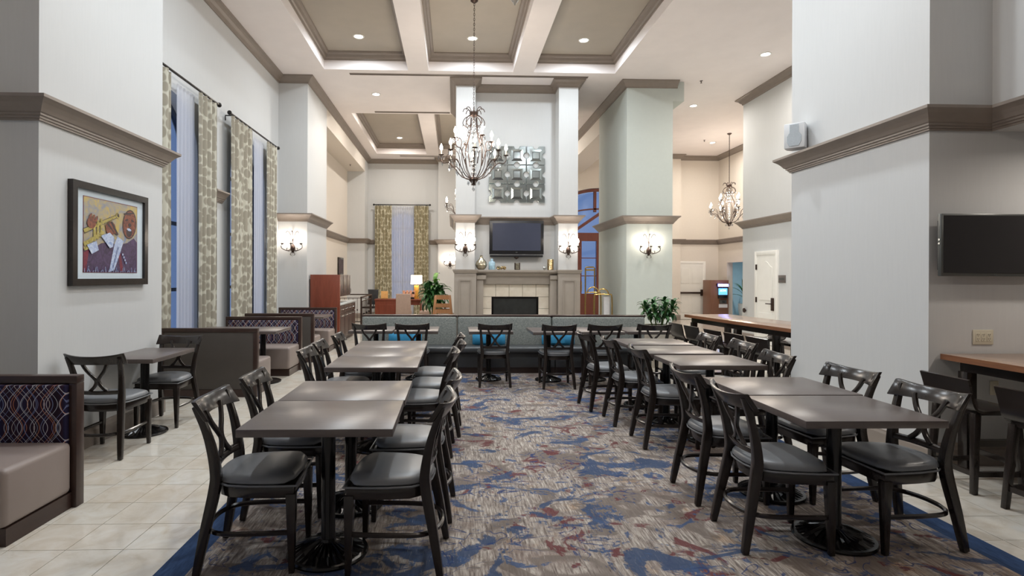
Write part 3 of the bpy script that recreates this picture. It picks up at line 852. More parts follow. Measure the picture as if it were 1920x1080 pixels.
for x, y, s_ in ((2.205, 3.125, 'column-side two-table run, half away from banquette'), (2.235, 3.77, 'column-side two-table run, half nearest banquette'),
                 (2.29, 4.935, 'column-side three-table run, end away from banquette'), (2.27, 5.66, 'middle of column-side three-table run'),
                 (2.29, 6.37, 'column-side three-table run, end nearest banquette')):
    table(x, y, TT + s_, 'dining tables by the high tables', -.006, src=tab0 if y < 4 else tab3,
          ped={3.125: (-.023, -.01), 3.77: (-.031, .008), 4.935: (.058, .075), 5.66: (-.052, .057), 6.37: (-.107, .014)}[y])
tabB = make_table('dining_table', .6, .72, '', .68)
for x, y, s_ in ((-1.13, 7.93, 'first one from the cherry coffee cabinet'), (-.51, 7.9, 'second one from the cherry coffee cabinet'), (.51, 7.86, 'the one standing alone'),
                 (1.37, 7.78, 'third one from the potted plant'), (2.03, 7.82, 'second one from the potted plant'), (2.68, 7.86, 'nearest the potted plant')):
    table(x, y, 'narrow brown-topped pedestal table along the grey banquette, ' + s_, 'tables along the banquette', src=tabB, ped=(0, .2))
tabS = make_table('dining_table', .5, .80, '', .72)
table(-2.94, 5.45, 'brown-topped pedestal table on the marble floor under the framed picture', 'table under the picture', z=0, src=tabS, ped=(.0, -.07))

# ------------------------------------------------------------------ booths
def make_booth(y_back, facing, label, x0=-3.62, x1=-2.43):
    """booth bench; facing=-1 sits toward the camera side (-y), +1 toward +y; y_back is the outer back face"""
    t = thing('booth_bench', label, 'booth', (0, y_back, 0), 0, 'booth benches along the window wall')
    s_ = facing
    def by(a, b): return (min(a * s_, b * s_), max(a * s_, b * s_))
    h = .85; y = by(0, .075)
    MB().box(x0, x1, *y, h - .05, h).build('top_rail', 'booth_wood', t, bevel=.004)
    for a, b_ in ((x0, x0 + .05), (x1 - .05, x1)): MB().box(a, b_, *y, 0.0, h - .05).build('post', 'booth_wood', t, bevel=.004)
    MB().box(x0 + .05, x1 - .05, *y, 0, .09).build('bottom_rail', 'booth_wood', t)
    MB().box(x0 + .05, x1 - .05, *by(.008, .03), .09, h - .05).build('outer_panel', 'booth_panel_vinyl', t, bevel=.004)
    MB().box(x0 + .05, x1 - .05, *by(.03, .11), .40, h - .055).build('backrest', 'booth_fabric', t, bevel=.012, uv=lambda c: (c.x, c.z))
    MB().box(x0, x1 - .025, *by(.076, .62), .10, .43).build('seat', 'booth_vinyl', t, bevel=.035, seg=3)
    MB().box(x0, x1 - .03, *by(.076, .60), 0, .10).build('kick_base', 'booth_wood', t)
    return t
make_booth(3.73, -1, 'fabric-backed booth bench standing before the column with the framed picture')
make_booth(6.94, 1, 'booth bench whose plain dark panel back faces the small wall table')
make_booth(9.0, -1, 'fabric-backed booth bench between the two curtained windows, facing the first booth table')
make_booth(9.72, 1, 'booth bench backing onto the middle fabric-backed booth')
make_booth(11.66, -1, 'fabric-backed booth bench beside the cherry coffee cabinet')
def booth_table(y, label):
    t = thing('booth_table', label, 'table', (-3.05, y, 0), 0, 'booth tables')
    MB().box(-.56, .64, -.35, .35, .71, .75).build('tabletop', 'table_laminate', t, bevel=.004)
    MB().lathe([(.042, .03), (.04, .70)], (.35, 0, 0), 12).build('column', 'black_iron', t, smooth=True)
    MB().lathe([(.27, 0), (.27, .015), (.06, .05)], (.33, 0, 0), 24).build('base', 'black_iron', t)
booth_table(7.95, 'brown booth table between the first pair of booth benches under the windows')
booth_table(10.7, 'brown booth table between the benches nearest the coffee cabinet')

# ------------------------------------------------------------------ banquette
for (x0, x1, s_) in ((-1.46, .055, 'end section beside the cherry coffee cabinet'), (.06, 1.575, 'middle section in front of the fireplace'), (1.58, 3.09, 'end section beside the potted plant')):
    t = thing('banquette', 'grey tweed banquette with dark vinyl seat, ' + s_, 'banquette', ((x0 + x1) / 2, 8.55, 0), 0, 'banquette sections')
    w = (x1 - x0) / 2
    MB().box(-w + .004, w - .004, .3, .47, .32, .862).build('backrest', 'grey_tweed', t, bevel=.03, seg=3)
    MB().box(-w, w, .32, .53, .862, .885).box(-w, w, .47, .53, 0, .862).build('wood_cap', 'booth_wood', t, bevel=.003)
    MB().box(-w + .003, w - .003, -.06, .33, .33, .42).build('seat', 'banquette_vinyl', t, bevel=.03, seg=3)
    MB().box(-w + .003, w - .003, 0.0, .46, .1, .325).build('base', 'banquette_vinyl', t, bevel=.008)
    MB().box(-w, w, .03, .46, 0, .1).build('plinth', 'booth_wood', t)
def pillow(x, label):
    n, mth = 12, 8; m = MB(); vs_ = []; fs = []
    for i in range(n + 1):
        for k in range(mth):
            u = -1 + 2 * i / n; a = 2 * PI * k / mth
            e = (1 - abs(u) ** 4) ** .5 * .9 + .1
            vs_.append((.26 * u, .06 * e * math.cos(a), .105 * (.85 + .15 * e) * math.sin(a) if True else 0))
    for i in range(n): fs += [(i * mth + k, i * mth + (k + 1) % mth, (i + 1) * mth + (k + 1) % mth, (i + 1) * mth + k) for k in range(mth)]
    fs += [tuple(range(mth))[::-1], tuple(range(n * mth, (n + 1) * mth))]
    m.add(vs_, fs); t = m.build('lumbar_pillow', 'blue_pillow', smooth=True, loc=(x, 8.765, .527))
    t.rotation_euler.x = -.12
    tag(t, label, 'pillow', 'blue pillows on the banquette')
pillow(-.76, 'blue lumbar pillow on the banquette section beside the coffee cabinet')
pillow(.56, 'blue lumbar pillow behind the single small table')
pillow(1.66, 'blue lumbar pillow on the banquette section beside the potted plant')

# ------------------------------------------------------------------ high tables and stools
def high_table(loc, rz, L, label, w=.76, bays=2):
    """origin at the corner on the stool side; runs along -y, width to +x"""
    t = thing('high_table', label, 'table', loc, rz, 'wood-topped high tables')
    MB().box(.004, w - .004, -L + .004, -.004, .862, .9).build('tabletop', 'walnut', t, bevel=.003)
    e = MB().box(0, .004, -L, 0, .855, .899).box(w - .004, w, -L, 0, .855, .899).box(.004, w - .004, -L, -L + .004, .855, .899).box(.004, w - .004, -.004, 0, .855, .899)
    e.build('edge_band', 'walnut_edge', t)
    f = MB()
    for x0, x1 in ((.07, .11), (w - .11, w - .07)): f.box(x0, x1, -L + .1, -.1, .78, .858)
    f.box(.11, w - .11, -.14, -.1, .78, .858).box(.11, w - .11, -L + .1, -L + .14, .78, .858)
    f.build('frame', 'espresso', t)
    n = bays
    for i in range(n + 1):
        y = -.14 - (L - .28) * i / n
        for x in (.09, w - .09): MB().box(x - .04, x + .04, y - .04, y + .04, 0, .78).build('leg', 'espresso', t, bevel=.004)
        MB().box(.13, w - .13, y - .02, y + .02, .2, .25).build('stretcher', 'espresso', t)
    return t
high_table((3.78, 8.98, 0), .08, 2.68, 'long wood-topped high table beyond the near right column')
high_table((3.9, 4.33, 0), 0, 2.1, 'wood-topped high table pushed against the wall under the television', .9, 1)
def make_stool():
    """faces +y; low-backed counter stool with a bent one-piece shell"""
    t = thing('bar_stool', 's', 'stool')
    prof = [(.19, .585), (.1, .592), (-.02, .585), (-.12, .58), (-.165, .6), (-.185, .65), (-.2, .72), (-.222, .80)]
    pr = smooth_path([(0, a, b_) for a, b_ in prof], 4)
    m = MB(); vs_ = []; n = len(pr)
    for off in (0, .016):
        for x in (-.2, .2):
            for i, p in enumerate(pr):
                a = pr[max(0, i - 1)]; b_ = pr[min(n - 1, i + 1)]; tg = (b_ - a).normalized(); nr = Vector((0, tg.z, -tg.y))
                q = p - nr * off; wv = 1 if p.z < .66 else 1 + .03 * (p.z - .66) / .14
                vs_.append((x * wv, q.y, q.z))
    fs = []
    for i in range(n - 1):
        fs += [(i, i + 1, n + i + 1, n + i), (2 * n + i, 3 * n + i, 3 * n + i + 1, 2 * n + i + 1), (i, 2 * n + i, 2 * n + i + 1, i + 1), (n + i, n + i + 1, 3 * n + i + 1, 3 * n + i)]
    fs += [(0, n, 3 * n, 2 * n), (n - 1, 3 * n - 1, 4 * n - 1, 2 * n - 1)]
    m.add(vs_, fs); m.build('shell', 'espresso', t, smooth=True)
    MB().box(-.17, .17, -.15, .15, .545, .575).build('apron', 'espresso', t)
    for sx in (-1, 1):
        for sy in (-1, 1):
            c0, c1 = (sx * .185, sy * .175), (sx * .16, sy * .14)
            MB().hexa([(c0[0] - .017, c0[1] - .017, 0), (c0[0] + .017, c0[1] - .017, 0), (c0[0] + .017, c0[1] + .017, 0), (c0[0] - .017, c0[1] + .017, 0)],
                      [(c1[0] - .022, c1[1] - .022, .56), (c1[0] + .022, c1[1] - .022, .56), (c1[0] + .022, c1[1] + .022, .56), (c1[0] - .022, c1[1] + .022, .56)]).build('leg', 'espresso', t, bevel=.003)
    for sx in (-1, 1): MB().box(sx * .178 - .01, sx * .178 + .01, -.165, .165, .12, .155).build('stretcher', 'espresso', t)
    for sy, z in ((1, .18), (-1, .12)): MB().box(-.175, .175, sy * .165 - .01, sy * .165 + .01, z, z + .035).build('footrest', 'espresso', t)
    return t
st0 = make_stool(); n_st = 0
def stool(x, y, rz, label, group):
    global n_st
    c = st0 if n_st == 0 else dup(st0); n_st += 1
    c.location = (x, y, 0); c.rotation_euler = (0, 0, rz); c['label'] = label; c['group'] = group
stool(3.80, 3.93, R_ - .03, 'black low-backed stool at the wall table, closer to the wall with the television', 'stools at the wall table')
stool(3.79, 3.34, R_ + .04, 'black low-backed stool at the wall table, second from the wall with the television', 'stools at the wall table')
gf = 'stools along the long high table'
for i, (x, y) in enumerate(((3.62, 8.42), (3.66, 7.95), (3.70, 7.38), (3.74, 6.89), (3.79, 6.445))):
    stool(x, y, R_ + .08, ('black low-backed stool at long high table, dining side, %s from the potted plant' % ('nearest', 'second', 'third', 'fourth', 'fifth')[i]).replace('nearest from', 'nearest to'), gf)
for i, (x, y) in enumerate(((4.78, 8.35), (4.83, 7.72), (4.88, 7.1), (4.93, 6.5))):
    stool(x, y, L_ + .08, ('black low-backed stool at long high table, service-door side, %s from far end' % ('first', 'second', 'third', 'fourth')[i]), gf)

# ------------------------------------------------------------------ curtains
def cloth(u0, u1, z0, z1, pleats, amp, gather=.0, nz=10, nu=None):
    """wavy cloth in local (u along, v depth); returns verts (u, v, z), faces and arc-length uv"""
    nu = nu or pleats * 10
    vs_, uvs, fs = [], [], []
    for j in range(nz + 1):
        t = j / nz; z = z0 + (z1 - z0) * t; s_ = 0; prev = None
        for i in range(nu + 1):
            q = i / nu
            sway = math.sin(q * 7 + z * .9) * .012 * (1 - t)
            u = u0 + (u1 - u0) * q + sway
            ph = 2 * PI * pleats * q
            v = amp * (math.sin(ph) + .3 * math.sin(2 * ph + z * .7) * (1 - t)) * (1 + .25 * (1 - t) * math.sin(q * 11))
            p = Vector((u, v)); s_ += (p - prev).length if prev is not None else 0; prev = p
            vs_.append((u, v, z)); uvs.append((s_, z))
    for j in range(nz):
        for i in range(nu):
            a = j * (nu + 1) + i; fs.append((a, a + 1, a + nu + 2, a + nu + 1))
    return vs_, fs, uvs
def cloth_obj(name, mat, frame, *a, **kw):
    vs_, fs, uvs = cloth(*a, **kw)
    me = bpy.data.meshes.new(name); me.from_pydata([frame(*p) for p in vs_], [], fs)
    l = me.uv_layers.new(name='uv')
    for lp in me.loops: l.data[lp.index].uv = uvs[lp.vertex_index]
    me.materials.append(MATS[mat]); me.shade_smooth()
    o = bpy.data.objects.new(name, me); COL.objects.link(o)
    return o
def rod(p0, p1, wall_dir, label):
    t = thing('curtain_rod', label, 'curtain rod', p0)
    d = Vector(p1) - Vector(p0)
    MB().tube([(0, 0, 0), tuple(d)], .018, 10).build('pole', 'black_iron', t, smooth=True)
    e = d.normalized()
    for q in (Vector((0, 0, 0)) - e * .02, d + e * .02): MB().ball(tuple(q), .038, 10).build('finial', 'black_iron', t, smooth=True)
    for s_ in (.06, .94):
        q = d * s_; w = Vector(wall_dir)
        MB().tube([tuple(q), tuple(q + w), tuple(q + w - Vector((0, 0, .08)))], .011, 6).build('bracket', 'black_iron', t)
    return t
XC = XW + .14
fx = lambda u, v, z: (XC + v, u, z)
fxs = lambda u, v, z: (XC - .085 + v, u, z)
for i, (y0, nm) in enumerate(((6.32, 'window nearer the framed picture'), (9.24, 'window nearer the wall sconce'))):
    rod((XC, y0, 4.18), (XC, y0 + 2.48, 4.18), (-.135, 0, 0), 'black curtain rod with ball finials over the ' + nm)
    for a, b_, s_ in ((.05, 1.02, 'near-column' if i == 0 else 'mid-wall'), (1.80, 2.42, 'mid-wall' if i == 0 else 'sconce-column')):
        tag(cloth_obj('drape', 'drape_leaf', fx, y0 + a, y0 + b_, .03, 4.15, 5 if b_ < 2 else 4, .04), 'taupe leaf-patterned drape on the %s edge of the %s' % (s_, nm), 'curtain', 'patterned drapes')
    for a, b_, s_ in ((.9, 1.16, 'narrow bunched'), (1.34, 1.86, 'wider')):
        tag(cloth_obj('sheer_curtain', 'sheer', fxs, y0 + a, y0 + b_, .03, 4.12, 3 if b_ < 1.3 else 5, .012), '%s white sheer curtain at the %s' % (s_, nm), 'curtain', 'sheer curtains')
YC = YB - .17
fy = lambda u, v, z: (u, YC + v, z); fys = lambda u, v, z: (u, YC + .105 + v, z)
rod((-2.94, YC, 4.15), (-.91, YC, 4.15), (0, .165, 0), 'black curtain rod over the far window behind the desk')
tag(cloth_obj('drape', 'drape_small', fy, -2.92, -2.3, .03, 4.12, 5, .045), 'olive patterned drape of the far window, on the stair-rail side', 'curtain', 'drapes of the far window')
tag(cloth_obj('drape', 'drape_small', fy, -1.48, -.94, .03, 4.12, 5, .045), 'olive patterned drape of the far window, behind the lit table lamp', 'curtain', 'drapes of the far window')
tag(cloth_obj('sheer_curtain', 'sheer', fys, -2.36, -1.42, .03, 4.1, 11, .014), 'full white sheer curtain across the far window behind the desk', 'curtain', 'sheer curtains')

# ------------------------------------------------------------------ chandeliers
def make_chandelier(chain):
    """origin at the ceiling canopy; lowest crystal about 1.32 below the hub; chain = length to the hub"""
    t = thing('chandelier', 'c', 'chandelier')
    zb = -chain - 1.2                                   # bottom bowl
    Z = lambda z: zb + z
    MB().lathe([(.002, -.05), (.03, -.045), (.065, -.015), (.065, -.001)], n=14).build('canopy', 'bronze', t, smooth=True)
    m = MB(); z = -.05; k = 0
    while z > -chain - .02:
        a = (k % 2) * PI / 2; c, s_ = math.cos(a), math.sin(a)
        m.tube([(.011 * c * math.cos(q), .011 * s_ * math.cos(q), z - .025 + .025 * math.sin(q)) for q in [2 * PI * j / 8 for j in range(8)]], .0035, 4, closed=True)
        z -= .042; k += 1
    m.build('chain', 'bronze', t)
    MB().lathe([(.002, 1.235), (.03, 1.22), (.075, 1.19), (.07, 1.14), (.03, 1.12), (.012, 1.1)], (0, 0, zb), 12).build('hub', 'bronze', t, smooth=True)
    MB().lathe([(.012, -.05), (.04, -.04), (.03, -.015), (.05, 0), (.085, .05), (.07, .085), (.02, .09)], (0, 0, zb), 12).build('bowl', 'bronze', t, smooth=True)
    m = MB(); z = .1
    for r in (.05, .035, .045, .03, .04, .028, .035, .03, .045, .06, .05, .04, .03):
        m.ball((0, 0, Z(z + r)), r, 10); z += 2 * r * .95
    m.build('glass_stem', 'crystal', t, smooth=True)
    cr = MB()
    for k in range(8):
        a = 2 * PI * k / 8; c, s_ = math.cos(a), math.sin(a)
        P = lambda r, z: (r * c, r * s_, Z(z))
        # crown curls and bows at the top
        MB().tube(smooth_path([P(.05, 1.17), P(.10, 1.25), P(.16, 1.25), P(.185, 1.2)], 4), .007, 5).build('crown_curl', 'bronze', t, smooth=True)
        MB().tube(smooth_path([P(.06, 1.14), P(.15, 1.09), P(.185, 1.0), P(.12, .94), P(.06, .98)], 4), .007, 5).build('crown_bow', 'bronze', t, smooth=True)
        # bowed cage rib
        MB().tube(smooth_path([P(.05, 1.1), P(.07, .9), P(.13, .72), P(.2, .52), P(.17, .25), P(.06, .07)], 4), .007, 5).build('cage_rib', 'bronze', t, smooth=True)
        cr.drop(P(.185, 1.0), .014, .07); cr.drop(P(.12, .94), .012, .06)
        for q in range(5): cr.drop(P(.10 + .03 * q, .88 - .05 * q), .011, .045)
    tiers = [(8, .55, .46, 0, 1.0), (4, .34, .72, PI / 8, .62)]
    for n, R, zc, off, sc in tiers:
        for k in range(n):
            a = 2 * PI * k / n + off; c, s_ = math.cos(a), math.sin(a)
            P = lambda r, z: (r * c, r * s_, Z(z))
            if R > .5: path = [P(.07, .06), P(.2, .1), P(.32, .24), P(.42, .33), P(.51, .33), P(.555, .39), P(R, zc)]
            else: path = [P(.15, .3), P(.2, .45), P(.24, .56), P(.30, .58), P(.335, .63), P(R, zc)]
            arm = MB().tube(smooth_path(path, 5), .0085, 6)
            arm.tube(smooth_path([path[2], P(R * .66, zc - .04), P(R * .8, zc + .01), P(R * .86, zc - .05)], 4), .006, 5)
            ao = arm.build('arm', 'bronze', t, smooth=True)
            MB().lathe([(.008, -.03), (.012, -.01), (.045, .005), (.048, .012), (.012, .012)], P(R, zc), 10).build('drip_pan', 'bronze', ao, smooth=True)
            MB().lathe([(.013, .01), (.013, .085)], P(R, zc), 8).build('candle', 'candle_ivory', ao, smooth=True)
            MB().lathe([(.01, .085), (.028, .115), (.026, .14), (.008, .185), (.001, .2)], P(R, zc), 8).build('bulb', 'bulb', ao, smooth=True)
            for q in range(4):
                b_ = a + q * PI / 2; cr.drop((R * c + .045 * math.cos(b_), R * s_ + .045 * math.sin(b_), Z(zc)), .016, .08)
            cr.drop(P(R * .75, zc - .15), .022, .12); cr.drop(P(R * .5, zc - .25), .02, .1); cr.drop(P(R * .97, zc - .08), .02, .11)
    for k in range(10):
        a = 2 * PI * k / 10; cr.drop((.1 * math.cos(a), .1 * math.sin(a), Z(.03)), .015, .075)
    cr.drop((0, 0, Z(-.05)), .03, .1, 8)
    tag(cr.build('crystal_drops', 'crystal', t), kind='stuff')
    for k in range(3):
        a = 2 * PI * k / 3 + .3
        lamp('chandelier_light', 'POINT', (.4 * math.cos(a), .4 * math.sin(a), Z(.75)), CHAND_W / 3, (1, .89, .76), t, radius=.12)
    return t
gC = 'crystal chandeliers'
chA = make_chandelier(1.9)
chA.location = (.33, 9.42, HP); chA['label'] = 'crystal chandelier hanging in front of the mirrored wall panel'; chA['group'] = gC
copy_thing(chA, (.3, 15.9, HP), .4, 'crystal chandelier partly hidden behind the chimney breast')
chB = make_chandelier(1.55)
chB.location = (8.28, 16.46, HC); chB['label'] = 'crystal chandelier on a long chain by the far white door'; chB['group'] = gC
copy_thing(chB, (.32, 2.95, HC), .2, 'crystal chandelier hanging over the aisle between the two-table runs')

# ------------------------------------------------------------------ wall sconces
def make_sconce():
    """faces -y, origin on the wall at the backplate"""
    t = thing('wall_sconce', 's', 'sconce')
    MB().lathe([(.002, -.1), (.03, -.07), (.055, 0), (.045, .05), (.012, .1)], (0, -.03, 0), 10).build('backplate', 'bronze', t, smooth=True)
    MB().tube(smooth_path([(0, -.03, .08), (0, -.04, .25), (0, -.06, .36), (0, -.1, .38), (0, -.11, .35)], 4), .007, 5).build('stem', 'bronze', t, smooth=True)
    cr = MB()
    for sx in (-1, 1):
        MB().tube(smooth_path([(0, -.04, .15), (sx * .06, -.05, .33), (sx * .11, -.07, .37), (sx * .14, -.08, .33)], 4), .006, 5).build('upper_curl', 'bronze', t, smooth=True)
        MB().tube(smooth_path([(sx * .02, -.04, -.03), (sx * .08, -.07, -.06), (sx * .12, -.08, -.02), (sx * .1, -.08, .01)], 4), .007, 5).build('lower_curl', 'bronze', t, smooth=True)
        MB().tube(smooth_path([(sx * .02, -.04, -.08), (sx * .05, -.05, -.13), (sx * .02, -.05, -.15)], 4), .006, 5).build('tail_curl', 'bronze', t, smooth=True)
    for x, y, p in ((-.2, -.12, None), (.2, -.12, None), (0, -.17, None)):
        if x: path = [(x * .1, -.04, 0), (x * .5, -.09, -.05), (x * 1.05, -.11, -.0), (x * 1.12, -.12, .06), (x * .95, -.12, .1)]
        else: path = [(0, -.05, -.02), (0, -.12, -.05), (0, -.17, -.0), (0, -.17, .08)]
        ao = MB().tube(smooth_path(path, 5), .008, 6).build('arm', 'bronze', t, smooth=True)
        q = (x, y, .1)
        MB().lathe([(.008, -.02), (.035, .0), (.036, .01), (.01, .01)], q, 10).build('drip_pan', 'bronze', ao, smooth=True)
        MB().lathe([(.012, .01), (.012, .075)], q, 8).build('candle', 'candle_ivory', ao, smooth=True)
        MB().lathe([(.008, .075), (.02, .1), (.018, .12), (.001, .165)], q, 8).build('bulb', 'bulb', ao, smooth=True)
        for k in range(3): cr.drop((x + .032 * math.cos(k * 2.1), y + .032 * math.sin(k * 2.1), .1), .011, .055)
        lamp('sconce_light', 'POINT', (x * .9, y, .22), SCONCE_W / 3, (1, .87, .74), t, radius=.03)
    cr.drop((0, -.05, -.13), .014, .06)
    tag(cr.build('crystal_drops', 'crystal', t), kind='stuff')
    return t
sc0 = make_sconce(); sc0.location = (4.31, 12.18, 2.08); sc0['label'] = 'wrought-iron candle sconce on the column behind the potted plant'; sc0['group'] = 'candle sconces'
copy_thing(sc0, (-3.5, 12.2, 2.1), 0, 'wrought-iron candle sconce on the column beside the curtained window wall')
copy_thing(sc0, (.25, 12.2, 2.1), 0, 'wrought-iron candle sconce on the chimney pilaster nearer the green floor plant and desk')
copy_thing(sc0, (2.525, 12.2, 2.08), 0, 'wrought-iron candle sconce on the chimney pilaster nearer the entrance')
copy_thing(sc0, (-.14, 20.35, 1.95), 0, 'wrought-iron candle sconce on the back-wall pilaster behind the chimney breast')

# ------------------------------------------------------------------ recessed downlights
def make_down(col, watts=DOWN_W):
    t = thing('recessed_downlight', 'd', 'downlight')
    MB().lathe([(.075, -.001), (.085, -.012), (.108, -.008), (.11, -.0005), (.075, -.0005)], n=24).build('trim_ring', 'white_paint', t, smooth=True)
    MB().lathe([(.001, -.003), (.074, -.003), (.074, -.0005), (.001, -.0005)], n=24).build('lens', 'downlight_lens', t)
    lamp('downlight_beam', 'AREA', (0, 0, -.03), watts, col, t, size=.16, spread=math.radians(165))
    return t
dn_cool, dn_warm = make_down((.86, .94, 1.0)), make_down((1, .95, .88)); dn_low = make_down((1, .9, .8), 11); dn_mid = make_down((.88, .95, 1.0), 36); dn_used = set()
def down(x, y, z, label):
    src = dn_mid if (z < 5 and x > 6) or (z > 5 and y < 5) else dn_low if z < 5 else dn_cool if y < 12 and x < 5 else dn_warm
    c = dup(src) if src.name in dn_used else src
    dn_used.add(c.name)
    c.location = (x, y, z); c['label'] = label; c['group'] = 'recessed ceiling downlights'
for cx_, nm in ((-1.88, 'window-side'), (.35, 'middle'), (2.56, 'column-side')):
    down(cx_, 10.92, HP, 'recessed downlight at the chimney end of the %s coffer over the dining tables' % nm)
    down(cx_, 7.0, HP, 'added unseen downlight at the entry end of the %s coffer over the dining tables' % nm)  # out of view, added to fill the light over the tables
    down(cx_, 4.8, HC, 'added unseen downlight in the flat ceiling before the %s coffer' % nm)  # unseen added row, placed so the column fronts stay dim
down(-1.85, 18.85, HP, 'recessed downlight in the far coffer before the desk window')
down(2.56, 17.5, HP, 'added unseen downlight in the far coffer before the entrance')  # hidden lamp added for more light in the far bay
down(-1.87, 13.3, HC, 'recessed downlight in the flat ceiling between the coffer banks')
down(-1.77, 15.6, HP, 'recessed downlight in the near part of the far coffer before the desk window')
down(6.04, 10.6, HC, 'recessed downlight over the service hall, nearer the long high table')
down(6.04, 13.85, HC, 'recessed downlight over the service hall, in line with the middle right column')
down(8.3, 17.6, HC, 'recessed downlight over the far hall by the cash machine')
down(4.95, 3.55, 2.69, 'recessed downlight under the bulkhead, nearer the television')
down(4.95, 2.2, 2.69, 'recessed downlight under the bulkhead, farther from the television')
down(5.4, 8.0, HC, 'added unseen downlight over the long high table')  # added above the view to light the right side
def sprinkler(x, y, z, label):
    t = thing('sprinkler_head', label, 'sprinkler', (x, y, z))
    MB().lathe([(.03, -.006), (.035, -.0005), (.001, -.0005)], n=12).build('escutcheon', 'bronze', t)
    MB().lathe([(.01, -.045), (.008, -.006), (.001, -.004)], n=8).lathe([(.022, -.05), (.022, -.045), (.001, -.045)], n=10).build('head', 'bronze', t)
sprinkler(5.45, 12.1, HC, 'small dark sprinkler head in the ceiling beside the middle right column')
sprinkler(7.9, 17.3, HC, 'small dark sprinkler head in the ceiling of the far hall')
sprinkler(-3.5, 15.2, 5.27, 'small dark sprinkler head under the left alcove soffit, nearer the dining tables')
sprinkler(-3.5, 18.8, 5.27, 'small dark sprinkler head under the left alcove soffit, nearer the back wall')

# ------------------------------------------------------------------ fireplace
fp = thing('fireplace', 'taupe painted fireplace mantel with panelled pedestals and cream tile surround', 'fireplace', (1.39, 12.65, 0))
def fb(x0, x1, y0, y1, z0, z1): return MB().box(x0 - 1.39, x1 - 1.39, y0 - 12.65, y1 - 12.65, z0, z1)
for x0, x1 in ((0.01, .49), (2.28, 2.76)):
    p = fb(x0, x1, 12.02, 12.645, 0, 1.58).build('pedestal', 'mantel_paint', fp, bevel=.004)
    a, b_ = x0 + .1 - 1.39, x1 - .1 - 1.39; y = 12.02 - 12.65
    m = MB()
    for q in ((a, a + .03, .3, 1.44), (b_ - .03, b_, .3, 1.44), (a + .03, b_ - .03, .3, .33), (a + .03, b_ - .03, 1.41, 1.44)):
        m.box(q[0], q[1], y - .014, y, q[2], q[3])
    m.build('panel_moulding', 'mantel_paint', p)
    MB().sweep([(x0 - 1.39, -.02), (x0 - 1.39, 12.02 - 12.65), (x1 - 1.39, 12.02 - 12.65), (x1 - 1.39, -.02)],
               [(0, 1.58), (.012, 1.58), (.02, 1.61), (.035, 1.635), (.035, 1.66), (0, 1.66)], False, 1).build('cap_moulding', 'mantel_paint', p)
    fb(x0, x1, 12.02, 12.645, 1.58, 1.66).build('cap', 'mantel_paint', p)
    fb(x0 - .012, x1 + .012, 12.0, 12.64, 0, .16).build('plinth', 'mantel_paint', p)
fb(.49, 2.28, 12.08, 12.645, 1.60, 1.655).build('shelf', 'mantel_paint', fp, bevel=.005)
MB().sweep([(.49 - 1.39, 12.22 - 12.65), (2.28 - 1.39, 12.22 - 12.65)], [(0, 1.52), (.02, 1.52), (.05, 1.56), (.1, 1.58), (.1, 1.60), (0, 1.60)], False, 1).build('shelf_moulding', 'mantel_paint', fp)
fb(.49, 2.28, 12.22, 12.645, 1.34, 1.60).build('frieze', 'mantel_paint', fp)
for x0, x1 in ((.5, .65), (2.12, 2.27)):
    j = fb(x0, x1, 12.14, 12.645, 0, 1.44).build('jamb_post', 'mantel_paint', fp, bevel=.004)
    fb(x0 - .01, x1 + .06 if x0 < 1 else x1 + .01, 12.1, 12.64, 1.44, 1.54).build('bracket', 'mantel_paint', j, bevel=.012, seg=1)
# tiles round the opening, one by one
xs = [.652, .93, 1.23, 1.53, 1.83, 2.118]
def ftile(x0, x1, z0, z1): fb(x0 + .003, x1 - .003, 12.30, 12.40, z0 + .003, z1 - .003).build('surround_tile', 'hearth_tile', fp, bevel=.003, seg=1)
k_ = NT('hearth_tile'); nz_ = k_.noise(k_.coords(), 7, 5, .6, .6)
k_.fin(k_.ramp(nz_, [(.3, srgb(214, 204, 188)), (.7, srgb(228, 220, 206))]), .35)
fb(.65, 2.12, 12.32, 12.645, 1.06, 1.34).box(.65 - 1.39, .842 - 1.39, 12.32 - 12.65, -.005, 0, 1.06).box(1.888 - 1.39, 2.12 - 1.39, 12.32 - 12.65, -.005, 0, 1.06).build('tile_bed', 'grout', fp)
for x0, x1 in zip(xs, xs[1:]): ftile(x0, x1, 1.06, 1.335)
for z0, z1 in ((.0, .26), (.26, .53), (.53, .8), (.8, 1.06)): ftile(.652, .842, z0, z1); ftile(1.888, 2.118, z0, z1)
fb(.845, 1.885, 12.55, 12.645, 0, 1.058).build('firebox', 'firebox_black', fp)
m = fb(.845, .885, 12.33, 12.36, 0, 1.055); m.box(1.845 - 1.39, 1.885 - 1.39, 12.33 - 12.65, 12.36 - 12.65, 0, 1.055).box(.885 - 1.39, 1.845 - 1.39, 12.33 - 12.65, 12.36 - 12.65, 1.02, 1.055)
m.build('screen_frame', 'black_iron', fp)
fb(.885, 1.845, 12.345, 12.35, 0, 1.02).build('fire_screen', 'fire_screen', fp)

